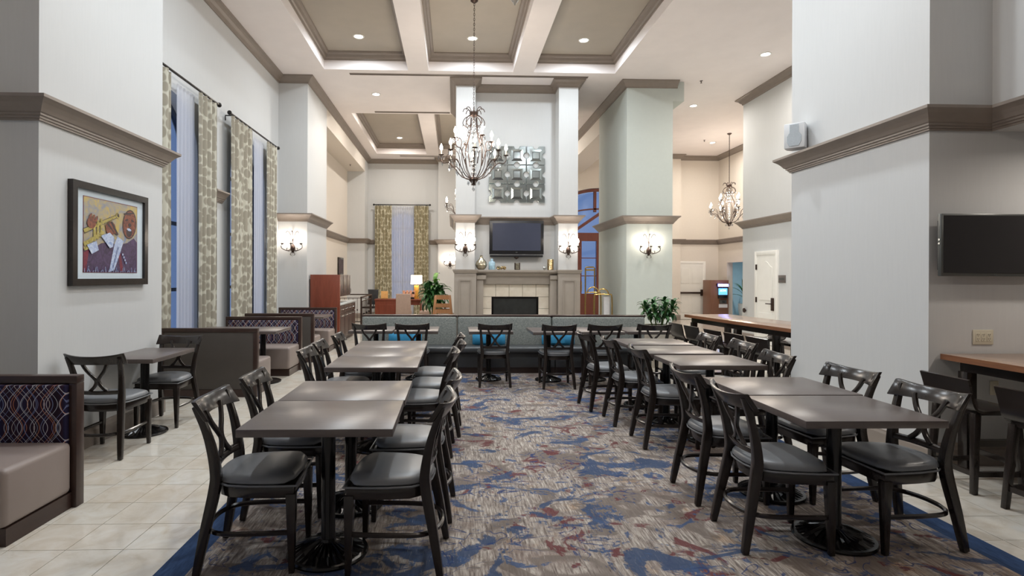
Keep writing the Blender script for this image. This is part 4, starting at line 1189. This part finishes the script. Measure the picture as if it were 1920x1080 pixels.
# ------------------------------------------------------------------ mirrored wall panel: nine tiles with notched edges
mp = thing('mirror_panel', 'square mirrored wall panel of nine notched tiles with small inset squares', 'mirror', (.78, 12.64, 3.19))
S = 1.30 / 3
def notched(s_, r):
    out = []
    cs = [(0, 0), (s_, 0), (s_, s_), (0, s_)]
    for i in range(4):
        a, b_ = Vector(cs[i]), Vector(cs[(i + 1) % 4]); d = (b_ - a).normalized(); nrm = Vector((-d.y, d.x)); mid = (a + b_) / 2
        out.append(tuple(a))
        for k in range(9):
            q = PI - PI * k / 8
            p = mid + d * (r * math.cos(q)) + nrm * (r * math.sin(q)); out.append(tuple(p))
    return out
for i in range(3):
    for j in range(3):
        ox, oz = i * S + .004, j * S + .004; s_ = S - .008
        poly = [(x + ox, z + oz) for x, z in notched(s_, .062)]
        tl = MB().prism(poly, -.028, -.008, 'y').build('mirror_tile', 'mirror', mp, bevel=.012, seg=1)
        # tilted facets around the centre
        c = (ox + s_ / 2, oz + s_ / 2); h1, h2 = .085, .13
        fcs = MB()
        for k in range(4):
            d = [(1, 0), (0, 1), (-1, 0), (0, -1)][k]; e = [(0, 1), (-1, 0), (0, -1), (1, 0)][k]
            P = lambda a, b_, y: (c[0] + d[0] * a + e[0] * b_, y, c[1] + d[1] * a + e[1] * b_)
            fcs.add([P(h1, -h1, -.042), P(h1, h1, -.042), P(h2, h2, -.0285), P(h2, -h2, -.0285)], [(0, 1, 2, 3)])
        fcs.build('facet', 'mirror', tl)
        fr = MB()
        for q in ((-h1, -h1 + .014, -h1, h1), (h1 - .014, h1, -h1, h1), (-h1 + .014, h1 - .014, -h1, -h1 + .014), (-h1 + .014, h1 - .014, h1 - .014, h1)):
            fr.box(c[0] + q[0], c[0] + q[1], -.048, -.03, c[1] + q[2], c[1] + q[3])
        fr.build('inset_frame', 'bezel_grey', tl)
        MB().box(c[0] - .1, c[0] + .1, -.008, .004, c[1] - .1, c[1] + .1).build('backing', 'bezel_grey', tl)
        MB().box(c[0] - h1 + .014, c[0] + h1 - .014, -.04, -.03, c[1] - h1 + .014, c[1] + h1 - .014).build('inset_mirror', 'mirror', tl)


# ------------------------------------------------------------------ televisions
tv = thing('television', 'flat television mounted above the fireplace mantel', 'television', (1.415, 12.645, 1.95))
MB().box(-.615, .615, -.16, -.09, .06, .82).build('bezel', 'black_plastic', tv, bevel=.008)
MB().box(-.545, .545, -.164, -.159, .145, .765).build('screen', 'screen_blue', tv)
MB().box(-.6, .6, -.165, -.1, .0, .055).build('speaker_bar', 'black_plastic', tv, bevel=.01)
MB().box(-.6, .6, -.167, -.16, .045, .06).build('silver_strip', 'silver', tv)
text_mesh('logo', 'LG', .035, 'silver', tv, (0, -.1625, .105), (PI / 2, 0, 0))
MB().box(-.12, .12, -.09, .0, .3, .55).build('wall_mount', 'black_iron', tv)
MB().lathe([(.005, -.03), (.05, 0), (.05, .02)], (0, -.12, -.02), 12).build('cable_loop', 'bronze', tv)
tv2 = thing('television', 'grey-framed flat television on the wall above the wood-topped table', 'television', (4.24, 4.35, 1.52))
MB().box(-.43, .43, -.125, -.09, 0, .49).build('bezel', 'bezel_grey', tv2, bevel=.006)
MB().box(-.412, .412, -.1285, -.124, .026, .476).build('screen', 'screen', tv2)
MB().box(-.40, .40, -.09, -.055, .05, .44).build('back_case', 'black_plastic', tv2)
MB().box(-.15, .15, -.055, 0, .14, .36).build('wall_mount', 'black_iron', tv2)
text_mesh('logo', 'LG', .02, 'silver', tv2, (.0, -.1262, .012), (PI / 2, 0, 0))
for z in (.28, .25): MB().box(-.434, -.429, -.115, -.1, z, z + .014).build('side_button', 'silver', tv2)

# ------------------------------------------------------------------ mantel ornaments
ZM = 1.656
o = MB().lathe([(.06, 0), (.11, .05), (.135, .11), (.11, .18), (.05, .245), (.03, .29), (.035, .32), (.026, .315), (.001, .3)], n=20).build('vase', 'mercury_glass', smooth=True, loc=(.61, 12.3, ZM)); tag(o, 'bulbous mercury-glass vase with a thin neck on the mantel', 'vase')
o = thing('candle_jar', 'pale blue glass candle jar on the mantel', 'candle', (.845, 12.3, ZM))
MB().lathe([(.07, 0), (.075, .02), (.075, .16), (.05, .19), (.001, .185)], n=18).build('jar', 'blue_glass', o, smooth=True)
MB().lathe([(.03, .19), (.03, .23), (.018, .25), (.001, .25)], n=12).build('stopper', 'blue_glass', o, smooth=True)
o = MB().tube([(.07 * math.sin(a) + .035 * math.sin(2 * a), .05 * math.cos(a) - .03 * math.cos(2 * a), .045 + .022 * math.sin(3 * a)) for a in [2 * PI * k / 36 for k in range(36)]], .02, 8, closed=True).build('knot_ornament', 'gold', smooth=True, loc=(1.06, 12.3, ZM)); tag(o, 'gold metal knot ornament lying on the mantel', 'ornament')
o = thing('candle_lantern', 'square mirrored candle holder under the television', 'candle holder', (1.41, 12.3, ZM))
m = MB()
for sx in (-1, 1):
    for sy in (-1, 1): m.box(sx * .05 - .008, sx * .05 + .008, sy * .05 - .008, sy * .05 + .008, 0, .16)
m.box(-.058, .058, -.058, .058, 0, .012); m.build('frame', 'bronze', o)
MB().box(-.045, .045, -.045, .045, .012, .15).build('glass_block', 'mercury_glass', o)
o = MB().ball((0, 0, .045), .045, 14).build('mirrored_ball', 'silver', smooth=True, loc=(2.02, 12.28, ZM)); tag(o, 'small silver ball beside the ribbed cylinder on the mantel', 'ornament')
o = MB().lathe([(.062, 0)] + [(.068 + .008 * (k % 2), .012 * k) for k in range(1, 21)] + [(.05, .245), (.05, .02), (.001, .02)], n=20).build('ribbed_cylinder', 'gold', smooth=True, loc=(2.155, 12.32, ZM)); tag(o, 'ribbed gold cylinder candle holder at the entrance end of the mantel', 'candle holder')

# ------------------------------------------------------------------ framed picture
pic = thing('framed_picture', 'dark framed painting of a trumpet player on the near left column', 'picture', (XA + .002, 5.255, 1.855), PI / 2)
fw, fh = .565, .445
MB().prism([(-fw, -fh), (fw, -fh), (fw, -fh + .06), (-fw, -fh + .06)], -.045, 0, 'y').prism([(-fw, fh - .06), (fw, fh - .06), (fw, fh), (-fw, fh)], -.045, 0, 'y') \
    .prism([(-fw, -fh + .06), (-fw + .06, -fh + .06), (-fw + .06, fh - .06), (-fw, fh - .06)], -.045, 0, 'y').prism([(fw - .06, -fh + .06), (fw, -fh + .06), (fw, fh - .06), (fw - .06, fh - .06)], -.045, 0, 'y').build('frame', 'espresso', pic)
MB().box(-fw + .06, fw - .06, -.02, -.005, -fh + .06, fh - .06).build('mat_board', 'mat_board', pic)
AW, AH = .40, .325
def art():
    mats = ['oil_yellow', 'oil_suit', 'oil_skin', 'oil_white', 'oil_horn', 'oil_blue', 'oil_dark', 'oil_red']
    m = MB(); lay = [0]
    def poly(pts, mt):
        m.cur = mats.index(mt); lay[0] += 1; y = -.0225 - .00025 * lay[0]
        q = [(-AW + 2 * AW * u, -AH + 2 * AH * v) for u, v in pts]
        m.add([(x, y, z) for x, z in q], [tuple(range(len(q)))])
    def ell(cu, cv, ru, rv, mt, rot=0, n=18):
        pts = []
        for k in range(n):
            a = 2 * PI * k / n; x, y = ru * math.cos(a), rv * math.sin(a)
            pts.append((cu + x * math.cos(rot) - y * math.sin(rot), cv + x * math.sin(rot) + y * math.cos(rot)))
        poly(pts, mt)
    def bar(p, q, w0, w1, mt):
        d = Vector(q) - Vector(p); n_ = Vector((-d.y, d.x)).normalized(); p, q = Vector(p), Vector(q)
        poly([tuple(p + n_ * w0), tuple(p - n_ * w0), tuple(q - n_ * w1), tuple(q + n_ * w1)], mt)
    poly([(0, 0), (1, 0), (1, 1), (0, 1)], 'oil_yellow')
    poly([(0, 0), (1, 0), (1, .46), (.93, .52), (.8, .44), (.62, .4), (.42, .42), (.3, .4), (.16, .32), (.06, .33), (0, .3)], 'oil_suit')
    poly([(0, 0), (.04, 0), (.09, .3), (0, .26)], 'oil_red'); poly([(.66, 0), (.72, .02), (.66, .28), (.62, .26)], 'oil_red')
    poly([(.44, .0), (.54, .03), (.66, .30), (.72, .46), (.6, .52), (.54, .4)], 'oil_white')
    poly([(.5, .06), (.52, .06), (.63, .36), (.6, .38)], 'oil_blue')
    ell(.84, .72, .145, .225, 'oil_dark', -.15); ell(.84, .72, .13, .205, 'oil_skin', -.15)
    ell(.83, .6, .06, .075, 'oil_dark', -.2); ell(.83, .64, .045, .02, 'oil_white', -.2)
    ell(.78, .78, .035, .014, 'oil_dark', .3); ell(.9, .78, .035, .014, 'oil_dark', -.3); ell(.84, .71, .03, .03, 'oil_dark')
    bar((.72, .86), (.92, .9), .012, .012, 'oil_dark')
    bar((0, .54), (.6, .82), .035, .022, 'oil_dark'); bar((0, .54), (.6, .82), .026, .016, 'oil_horn')
    ell(.6, .82, .03, .045, 'oil_horn', .4); ell(.605, .822, .017, .028, 'oil_dark', .4)
    bar((0, .36), (.34, .56), .03, .02, 'oil_horn'); bar((0, .30), (.12, .34), .02, .02, 'oil_horn')
    for k in range(3): bar((.17 + .06 * k, .42 + .03 * k), (.17 + .06 * k, .68 + .03 * k), .018, .018, 'oil_horn')
    ell(.12, .66, .075, .075, 'oil_skin', .3)
    for k in range(3): ell(.1 + .05 * k, .74 - .012 * k, .02, .055, 'oil_skin', -.4)
    ell(.46, .62, .09, .10, 'oil_skin', -.3)
    for k in range(4): bar((.36 + .035 * k, .66 + .02 * k), (.5 + .03 * k, .6 - .02 * k), .016, .018, 'oil_dark' if k % 2 else 'oil_skin')
    poly([(.28, .5), (.44, .56), (.52, .5), (.5, .36), (.44, .34), (.36, .42)], 'oil_white')
    poly([(.04, .36), (.2, .42), (.24, .3), (.12, .24)], 'oil_white')
    for k in range(4): ell(.69 + .022 * k, .26 - .04 * k, .013, .017, 'oil_white')
    for k in range(22): bar((k / 22, .0), (k / 22 + .03 * math.sin(k * 2.3), .05 + .03 * math.sin(k * 1.7)), .008, .004, 'oil_blue')
    m.build('painting', mats, pic)
art()
rd = MB()
for q in ((-AW - .006, AW + .006, -AH - .006, -AH), (-AW - .006, AW + .006, AH, AH + .006), (-AW - .006, -AW, -AH, AH), (AW, AW + .006, -AH, AH)): rd.box(q[0], q[1], -.022, -.0195, q[2], q[3])
rd.build('inner_mat_edge', 'oil_red', pic)
pic2 = thing('framed_picture', 'small dark framed picture in the left alcove above the coffee cabinet', 'picture', (XW + .002, 18.8, 1.84), PI / 2)
MB().box(-.42, .42, -.035, 0, -.29, .29).build('frame', 'espresso', pic2, bevel=.004)
MB().box(-.37, .37, -.038, -.034, -.24, .24).build('print', 'art_dark', pic2)

# ------------------------------------------------------------------ coffee cabinet on the left column
cab = thing('coffee_cabinet', 'cherry coffee cabinet with tall end panel, pale counter and dark upper doors', 'cabinet', (-3.17, 12.36, 0))
MB().box(0, .65, 0, .05, 0, 1.535).build('end_panel', 'cherry', cab, bevel=.003)
MB().box(0, .58, .05, 2.0, .0, .09).build('toe_kick', 'black_iron', cab)
MB().box(0, .62, .05, 2.0, .09, .85).build('body', 'dark_cabinet', cab)
MB().box(0, .66, .05, 2.02, .85, .89).build('counter', 'countertop', cab, bevel=.004)
MB().box(0, .03, .05, 2.0, .89, 1.04).build('backsplash', 'countertop', cab)
MB().box(0, .6, .05, 1.42, 1.04, 1.535).build('upper_body', 'dark_cabinet', cab)
for k in range(3):
    d = MB().box(.60, .622, .06 + .45 * k, .05 + .45 * (k + 1), 1.05, 1.525).build('upper_door', 'dark_cabinet', cab, bevel=.003)
    MB().tube([(.622, .42 + .45 * k, 1.1), (.645, .42 + .45 * k, 1.1), (.645, .42 + .45 * k, 1.2), (.622, .42 + .45 * k, 1.2)], .006, 5).build('handle', 'silver', d)
for k in range(4):
    y0, y1 = .06 + .485 * k, .05 + .485 * (k + 1) - .01
    d = MB().box(.62, .642, y0, y1, .1, .64).build('door', 'dark_cabinet', cab, bevel=.003)
    MB().box(.642, .65, y0 + .08, y1 - .08, .18, .56).build('door_panel', 'dark_cabinet', d, bevel=.006, seg=1)
    MB().tube([(.642, y0 + .12, .6), (.665, y0 + .12, .6), (.665, y0 + .34, .6), (.642, y0 + .34, .6)], .007, 6).build('handle', 'silver', d)
    w = MB().box(.62, .642, y0, y1, .66, .84).build('drawer', 'dark_cabinet', cab, bevel=.003)
    MB().tube([(.642, y0 + .12, .75), (.665, y0 + .12, .75), (.665, y0 + .34, .75), (.642, y0 + .34, .75)], .007, 6).build('handle', 'silver', w)
MB().box(.622, .626, .14, .2, 1.2, 1.32).build('red_sticker', 'oil_red', cab)

# ------------------------------------------------------------------ iron railing, desk corner
def railing(p0, p1, n, label):
    d = Vector(p1) - Vector(p0); t = thing('iron_railing', label, 'railing', p0)
    P = lambda s_, z: (d.x * s_, d.y * s_, z)
    MB().tube([P(-.02, .95), P(1.02, .95)], .016, 4).build('top_rail', 'bronze', t)
    MB().tube([P(0, .84), P(1, .84)], .009, 4).build('middle_rail', 'bronze', t)
    MB().tube([P(0, .12), P(1, .12)], .012, 4).build('bottom_rail', 'black_iron', t)
    for s_ in (0, 1): MB().tube([P(s_, 0), P(s_, .97)], .018, 4).build('post', 'bronze', t)
    for k in range(1, n):
        b_ = MB().tube([P(k / n, .12), P(k / n, .84)], .007, 5).build('baluster', 'bronze', t)
        if k % 3 == 0: MB().ball(P(k / n, .48), .02, 6, 1.6).build('collar', 'black_iron', b_)
railing((-2.42, 14.6, 0), (-2.5, 16.9, 0), 12, 'black iron railing running from the coffee cabinet towards the desk')
railing((-3.7, 16.95, 0), (-2.54, 16.95, 0), 9, 'black iron railing crossing the left alcove behind the coffee cabinet')
dk = thing('desk', 'cherry wood desk in front of the far curtained window', 'desk', (-1.74, 17.9, 0))
MB().box(-.75, .75, -.4, .4, .745, .785).build('desktop', 'cherry', dk, bevel=.005)
MB().box(-.73, .1, -.38, .36, 0, .745).build('front_pedestal', 'cherry', dk)
MB().box(.68, .73, -.38, .36, 0, .745).build('end_panel', 'cherry', dk)
MB().box(.1, .68, -.3, -.27, .6, .745).build('apron', 'cherry', dk)
MB().box(-.6, .02, -.39, -.38, .12, .62).build('inset_panel', 'cherry', dk, bevel=.006, seg=1)
lm = thing('table_lamp', 'lit table lamp with white drum shade and square honey-wood base on the desk', 'lamp', (-1.2, 17.95, .785))
MB().box(-.075, .075, -.06, .06, 0, .43).build('base', 'honey_wood', lm, bevel=.005)
MB().lathe([(.01, .43), (.01, .56)], n=8).build('stem', 'brass', lm)
m = MB(); n = 24
vs_ = [(r * math.cos(2 * PI * k / n), r * math.sin(2 * PI * k / n), z) for r, z in ((.19, .47), (.175, .76), (.165, .76), (.18, .47)) for k in range(n)]
m.add(vs_, [(i * n + k, i * n + (k + 1) % n, ((i + 1) % 4) * n + (k + 1) % n, ((i + 1) % 4) * n + k) for i in range(4) for k in range(n)])
m.build('shade', 'lamp_shade', lm, smooth=True)
MB().ball((0, 0, .6), .035, 8).build('bulb', 'bulb', lm, smooth=True)
lamp('table_lamp_light', 'POINT', (0, 0, .85), 9, (1, .82, .6), lm, radius=.08)
o = MB().box(-.11, .11, -.012, .012, 0, .24).box(-.11, .11, -.012, .09, 0, .012).build('card_stand', 'orange_card', loc=(-2.2, 17.7, .785)); o.rotation_euler.x = -.08; o.location.z = .795; tag(o, 'orange upright notice card standing on the desk', 'sign')
br = thing('brochure_holder', 'holder of colourful brochures on the desk beside the lamp', 'brochure holder', (-1.42, 17.65, .785))
MB().box(-.17, .17, -.07, .07, 0, .06).box(-.17, .17, .05, .07, .06, .22).build('tray', 'black_plastic', br)
for k in range(4):
    q = MB().box(-.04, .04, -.006, .006, 0, .22).build('brochure', 'magazine', br, loc=(-.13 + .085 * k, -.03 + .02 * k, .06)); q.rotation_euler = (-.25, .12 * (k - 1.5), 0)
def parsons(loc, rz, label):
    t = thing('side_chair', label, 'chair', loc, rz, 'upholstered desk chairs')
    MB().box(-.23, .23, -.22, .24, .36, .48).build('seat', 'chair_linen', t, bevel=.03, seg=3)
    MB().hexa([(-.225, -.27, .3), (.225, -.27, .3), (.225, -.19, .3), (-.225, -.19, .3)], [(-.215, -.33, .99), (.215, -.33, .99), (.215, -.26, .99), (-.215, -.26, .99)]).build('backrest', 'chair_linen', t, bevel=.02, seg=3)
    for sx in (-1, 1):
        for y in (-.2, .2): MB().box(sx * .19 - .02, sx * .19 + .02, y - .02, y + .02, 0, .37).build('leg', 'candle_ivory' if sx > 0 else 'espresso', t)
parsons((-1.5, 16.75, 0), .04, 'beige upholstered chair with its back to the banquette, at the desk')
parsons((-.72, 16.7, 0), 1.1, 'beige upholstered chair turned sideways beside the large floor plant')
oc = thing('office_chair', 'black mesh office chair behind the iron railing', 'chair', (-2.78, 18.6, 0), 2.9)
MB().box(-.22, .22, -.2, .24, .44, .5).build('seat', 'black_plastic', oc, bevel=.02)
MB().prism([(-.2, .55), (.2, .55), (.17, .8), (.19, 1.06), (-.19, 1.06), (-.17, .8)], -.27, -.24, 'y').build('mesh_back', 'dark_metal_mesh', oc, bevel=.008)
MB().tube([(0, -.1, .44), (0, -.26, .5), (0, -.3, .8)], .02, 6).build('spine', 'black_plastic', oc)
MB().tube([(0, 0, .1), (0, 0, .44)], .03, 8).build('gas_lift', 'bezel_grey', oc)
for k in range(5):
    a = 2 * PI * k / 5; l = MB().tube([(0, 0, .1), (.28 * math.cos(a), .28 * math.sin(a), .07)], .018, 5).build('base_leg', 'black_plastic', oc)
    MB().ball((.28 * math.cos(a), .28 * math.sin(a), .03), .03, 8).build('caster', 'black_plastic', l)
# stacked wooden children's high seats
for k in range(2):
    t = thing('booster_seat', ('upper' if k else 'lower') + ' of two stacked wooden child seats beside the chimney breast', 'high chair', (-.27, 13.75, .34 * k), 0, 'stacked wooden child seats')
    for sy in (-1, 1):
        for sx in (-1, 1):
            MB().hexa([(sx * .24 - .03, sy * .2 - .012, 0), (sx * .24 + .03, sy * .2 - .012, 0), (sx * .24 + .03, sy * .2 + .012, 0), (sx * .24 - .03, sy * .2 + .012, 0)],
                      [(sx * .17 - .03, sy * .15 - .012, .7), (sx * .17 + .03, sy * .15 - .012, .7), (sx * .17 + .03, sy * .15 + .012, .7), (sx * .17 - .03, sy * .15 + .012, .7)]).build('leg', 'booster_wood', t, bevel=.004)
        MB().box(-.15, .15, sy * .15 - .012, sy * .15 + .012, .60, .70).box(-.17, .17, sy * .163 - .012, sy * .163 + .012, .42, .49).build('side_rail', 'booster_wood', t)
    MB().box(-.2, .2, -.15, .15, .40, .42).build('seat_board', 'booster_wood', t)

# ------------------------------------------------------------------ plants
def leaf(m, base, az, el, L, w, droop, n=5):
    d = Vector((math.cos(az), math.sin(az), 0)); sd = Vector((-d.y, d.x, 0)); p = Vector(base); vs_ = []
    for i in range(n + 1):
        t = i / n; e = el - droop * t
        wd = w * math.sin(PI * min(1, .12 + .88 * t) ** .8) if i < n else 0
        vs_ += [tuple(p - sd * wd + Vector((0, 0, wd * .35))), tuple(p), tuple(p + sd * wd + Vector((0, 0, wd * .35)))]
        p = p + (d * math.cos(e) + Vector((0, 0, math.sin(e)))) * (L / n)
    fs = []
    for i in range(n): fs += [(i * 3, i * 3 + 1, i * 3 + 4, i * 3 + 3), (i * 3 + 1, i * 3 + 2, i * 3 + 5, i * 3 + 4)]
    m.add(vs_, fs)
def plant(name, label, loc, pot_r, pot_h, stems, L, w, droop, mats, pot_mat='stoneware', rng=1):
    r = random.Random(rng); t = thing(name, label, 'plant', loc)
    MB().lathe([(pot_r * .72, 0), (pot_r * .95, pot_h * .5), (pot_r, pot_h * .93), (pot_r * 1.04, pot_h), (pot_r * .92, pot_h), (pot_r * .9, pot_h * .93)], n=24).build('pot', pot_mat, t, smooth=True)
    MB().lathe([(.001, pot_h * .93), (pot_r * .9, pot_h * .93), (pot_r * .9, pot_h * .9), (.001, pot_h * .9)], n=20).build('soil', 'soil', t)
    for (sx, sy, h, nl, mt) in stems:
        tip = (sx * 1.6, sy * 1.6, pot_h + h)
        st = MB().tube(smooth_path([(sx * .5, sy * .5, pot_h * .9), (sx, sy, pot_h + h * .5), tip], 4), .012, 6).build('stem', 'stem_green', t)
        for k in range(nl):
            q = (k + .5) / nl; z = pot_h + h * (.35 + .65 * q); f = .35 + .65 * q
            bx, by_ = sx * (1 + .6 * (f - .5)), sy * (1 + .6 * (f - .5))
            m = MB(); leaf(m, (bx, by_, z), k * 2.4 + r.uniform(-.3, .3), .35 + .9 * q + r.uniform(-.2, .2), L * r.uniform(.8, 1.1), w * r.uniform(.85, 1.1), droop * (1.15 - .4 * q))
            m.build('leaf', mats[mt], st, smooth=True)
    return t
R1 = random.Random(3)
plant('potted_plant', 'bushy green potted plant in a pale stone planter at the end of the banquette', (3.46, 9.25, 0), .29, .70,
      [(.19 * math.cos(a), .19 * math.sin(a), h, 17, 0) for a, h in ((0, .36), (.8, .30), (1.6, .38), (2.4, .30), (3.2, .36), (4.0, .30), (4.8, .34), (5.5, .37))] + [(.07, 0, .42, 16, 0), (-.07, .02, .38, 16, 0)], .20, .036, 2.5, ['leaf_dark', 'leaf_bright'], rng=5)
plant('floor_plant', 'large drooping green floor plant beside the stacked wooden child seats', (-.55, 15.35, 0), .22, .4,
      [(.16 * math.cos(a), .16 * math.sin(a), h, 16, 0) for a, h in ((.2, .72), (1.1, .82), (2.0, .75), (2.9, .70), (3.8, .8), (4.7, .68), (5.6, .76))] + [(.02, .03, .98, 12, 1)], .46, .062, 2.7, ['leaf_dark', 'leaf_bright'], rng=9)

# ------------------------------------------------------------------ luggage cart
lc = thing('luggage_cart', 'brass luggage cart with looped rails beside the chimney breast', 'luggage cart', (3.38, 13.25, 0))
MB().box(-.3, .3, -.45, .45, .2, .25).build('platform', 'booth_wood', lc, bevel=.02)
for sx in (-1, 1):
    for sy in (-1, 1): MB().lathe([(.001, -.02), (.1, -.02), (.1, .02), (.001, .02)], n=14).build('wheel', 'black_plastic', lc, loc=(sx * .22, sy * .35, .1)).rotation_euler.y = PI / 2
def hoop(x0, x1, y, h, r=.016):
    a = [(x0, y, .25), (x0, y, h - .08), (x0 + .08, y, h), (x1 - .08, y, h), (x1, y, h - .08), (x1, y, .25)]
    MB().tube(smooth_path(a, 4), r, 8).build('rail_hoop', 'brass', lc, smooth=True)
    c = (x0 + x1) / 2; MB().tube([(c + .13 * math.cos(q), y, h + .13 * math.sin(q)) for q in [PI * k / 10 for k in range(11)]], r, 8).build('handle_loop', 'brass', lc, smooth=True)
hoop(-.31, .05, -.40, 1.14); hoop(-.12, .3, -.45, 1.1)
MB().tube([(-.12, .40, .25), (-.12, .40, 1.72), (-.1, .40, 1.75), (.09, .40, 1.75), (.11, .40, 1.72), (.11, .40, .25)], .018, 8).build('tall_hoop', 'brass', lc, smooth=True)
MB().box(-.11, .1, .385, .415, 1.66, 1.70).build('hanger_bar', 'brass', lc)
MB().box(.12, .27, -.40, -.34, .26, 1.05).build('canvas_panel', 'luggage_canvas', lc, bevel=.02)

# ------------------------------------------------------------------ far right hall
atm = thing('cash_machine', 'brown wood-panelled cash machine with glowing violet canopy light', 'cash machine', (9.12, 19.0, 0))
MB().prism([(-.34, -.3), (.28, -.3), (.36, -.1), (.36, .3), (-.34, .3)], 0, 1.42).build('cabinet', 'atm_wood', atm, bevel=.004)
MB().hexa([(-.1, -.36, 1.14), (.22, -.36, 1.14), (.22, -.3, 1.14), (-.1, -.3, 1.14)], [(-.16, -.4, 1.3), (.26, -.4, 1.3), (.26, -.3, 1.3), (-.16, -.3, 1.3)]).build('hood', 'black_plastic', atm)
MB().box(-.14, .22, -.415, -.4, 1.2, 1.29).build('canopy_light', 'atm_light', atm)
sc_ = MB().box(-.1, .2, -.375, -.36, .92, 1.14).build('screen', 'atm_screen', atm)
text_mesh('screen_text', 'ATM', .1, 'atm_text', sc_, (.05, -.377, 1.06), (PI / 2, 0, 0))
MB().box(-.1, .2, -.39, -.3, .80, .92).build('keypad_shelf', 'black_plastic', atm, bevel=.01)
MB().box(-.04, .2, -.33, -.3, .62, .74).build('cash_slot', 'bezel_grey', atm, bevel=.01)
MB().box(.03, .13, -.335, -.33, .66, .69).build('slot_mouth', 'black_plastic', atm)
MB().box(-.06, .24, -.308, -.3, .48, .60).build('instruction_card', 'white_plastic', atm)
lamp('cash_machine_glow', 'POINT', (.04, -.55, 1.3), 3, (.45, .42, 1), atm, radius=.08)
sg = thing('room_sign', 'small grey room sign beside the white service door', 'sign', (7.028, 11.66, 1.4))
MB().box(-.018, 0, -.12, .12, 0, .16).build('plate', 'sign_plate', sg, bevel=.003)
MB().box(-.022, -.018, -.09, .09, .055, .105).build('name_strip', 'bezel_grey', sg)
kn = MB().lathe([(.02, 0), (.03, .02), (.055, .03), (.055, .05), (.001, .055)], n=14).build('door_holder', 'bronze', smooth=True, loc=(7.03, 13.15, .72)); kn.rotation_euler.y = -PI / 2
tag(kn, 'round bronze door holder at the end of the service wall', 'door holder')
for k in range(4):
    t = thing('small_frame', 'small white framed print in the blue passage room, %s of four in a column' % ('lowest', 'second lowest', 'second highest', 'highest')[k], 'picture', (11.18, 22.2, .75 + .33 * k), 0, 'small prints in the passage room')
    MB().box(-.13, .13, -.025, 0, 0, .28).build('frame', 'black_plastic', t)
    MB().box(-.115, .115, -.028, -.024, .015, .265).build('print', 'white_plastic', t)
    MB().box(-.04, .04, -.03, -.027, .1, .18).build('motif', 'sign_plate', t)
plant('palm_plant', 'spiky palm in the blue passage room', (11.25, 21.2, 0), .2, .5, [(.03 * math.cos(a), .03 * math.sin(a), .5, 8, 0) for a in (0, 2.1, 4.2)], .75, .022, 1.2, ['leaf_dark', 'leaf_bright'], rng=4)
down(10.9, 20.0, 2.6, 'added unseen downlight in the blue passage room')  # unseen lamp added to brighten this room

# ------------------------------------------------------------------ small wall fittings
sp = thing('wall_speaker', 'white wall speaker with grey grille above the cornice of the near right column', 'speaker', (3.72, 5.93, 2.9), -.75)
MB().prism([(-.10, -.1), (.10, -.1), (.10, .02), (.06, .08), (-.06, .08), (-.10, .02)], 0, .27).build('cabinet', 'white_plastic', sp, bevel=.012)
MB().prism([(-.045, .02), (.045, .02), (.07, .07), (.07, .13), (.045, .17), (.045, .255), (-.045, .255), (-.045, .17), (-.07, .13), (-.07, .07)], -.106, -.098, 'y').build('grille', 'grille', sp, bevel=.003, seg=1)
MB().tube([(0, .07, .14), (.05, .12, .14)], .018, 8).build('bracket', 'white_plastic', sp)
ot = thing('power_outlet', 'ivory triple power outlet on the wall under the television', 'outlet', (4.265, 4.349, 1.03))
MB().box(-.085, .085, -.008, 0, -.06, .06).build('plate', 'ivory', ot, bevel=.004)
for k in (-1, 0, 1):
    r_ = MB().box(k * .046 - .018, k * .046 + .018, -.011, -.007, -.034, .034).build('receptacle', 'ivory', ot, bevel=.002, seg=1)
    m = MB()
    for z in (-.018, .016): m.box(k * .046 - .008, k * .046 - .005, -.0116, -.0108, z, z + .01).box(k * .046 + .005, k * .046 + .008, -.0116, -.0108, z, z + .01).box(k * .046 - .0025, k * .046 + .0025, -.0116, -.0108, z - .009, z - .004)
    m.build('socket_slot', 'bronze', r_)
ot2 = thing('power_outlet', 'single wall outlet under the wood-topped wall table', 'outlet', (4.36, 4.349, .62))
MB().box(-.035, .035, -.007, 0, -.057, .057).build('plate', 'ivory', ot2, bevel=.003)
MB().box(-.017, .017, -.01, -.006, -.033, .033).build('receptacle', 'ivory', ot2)
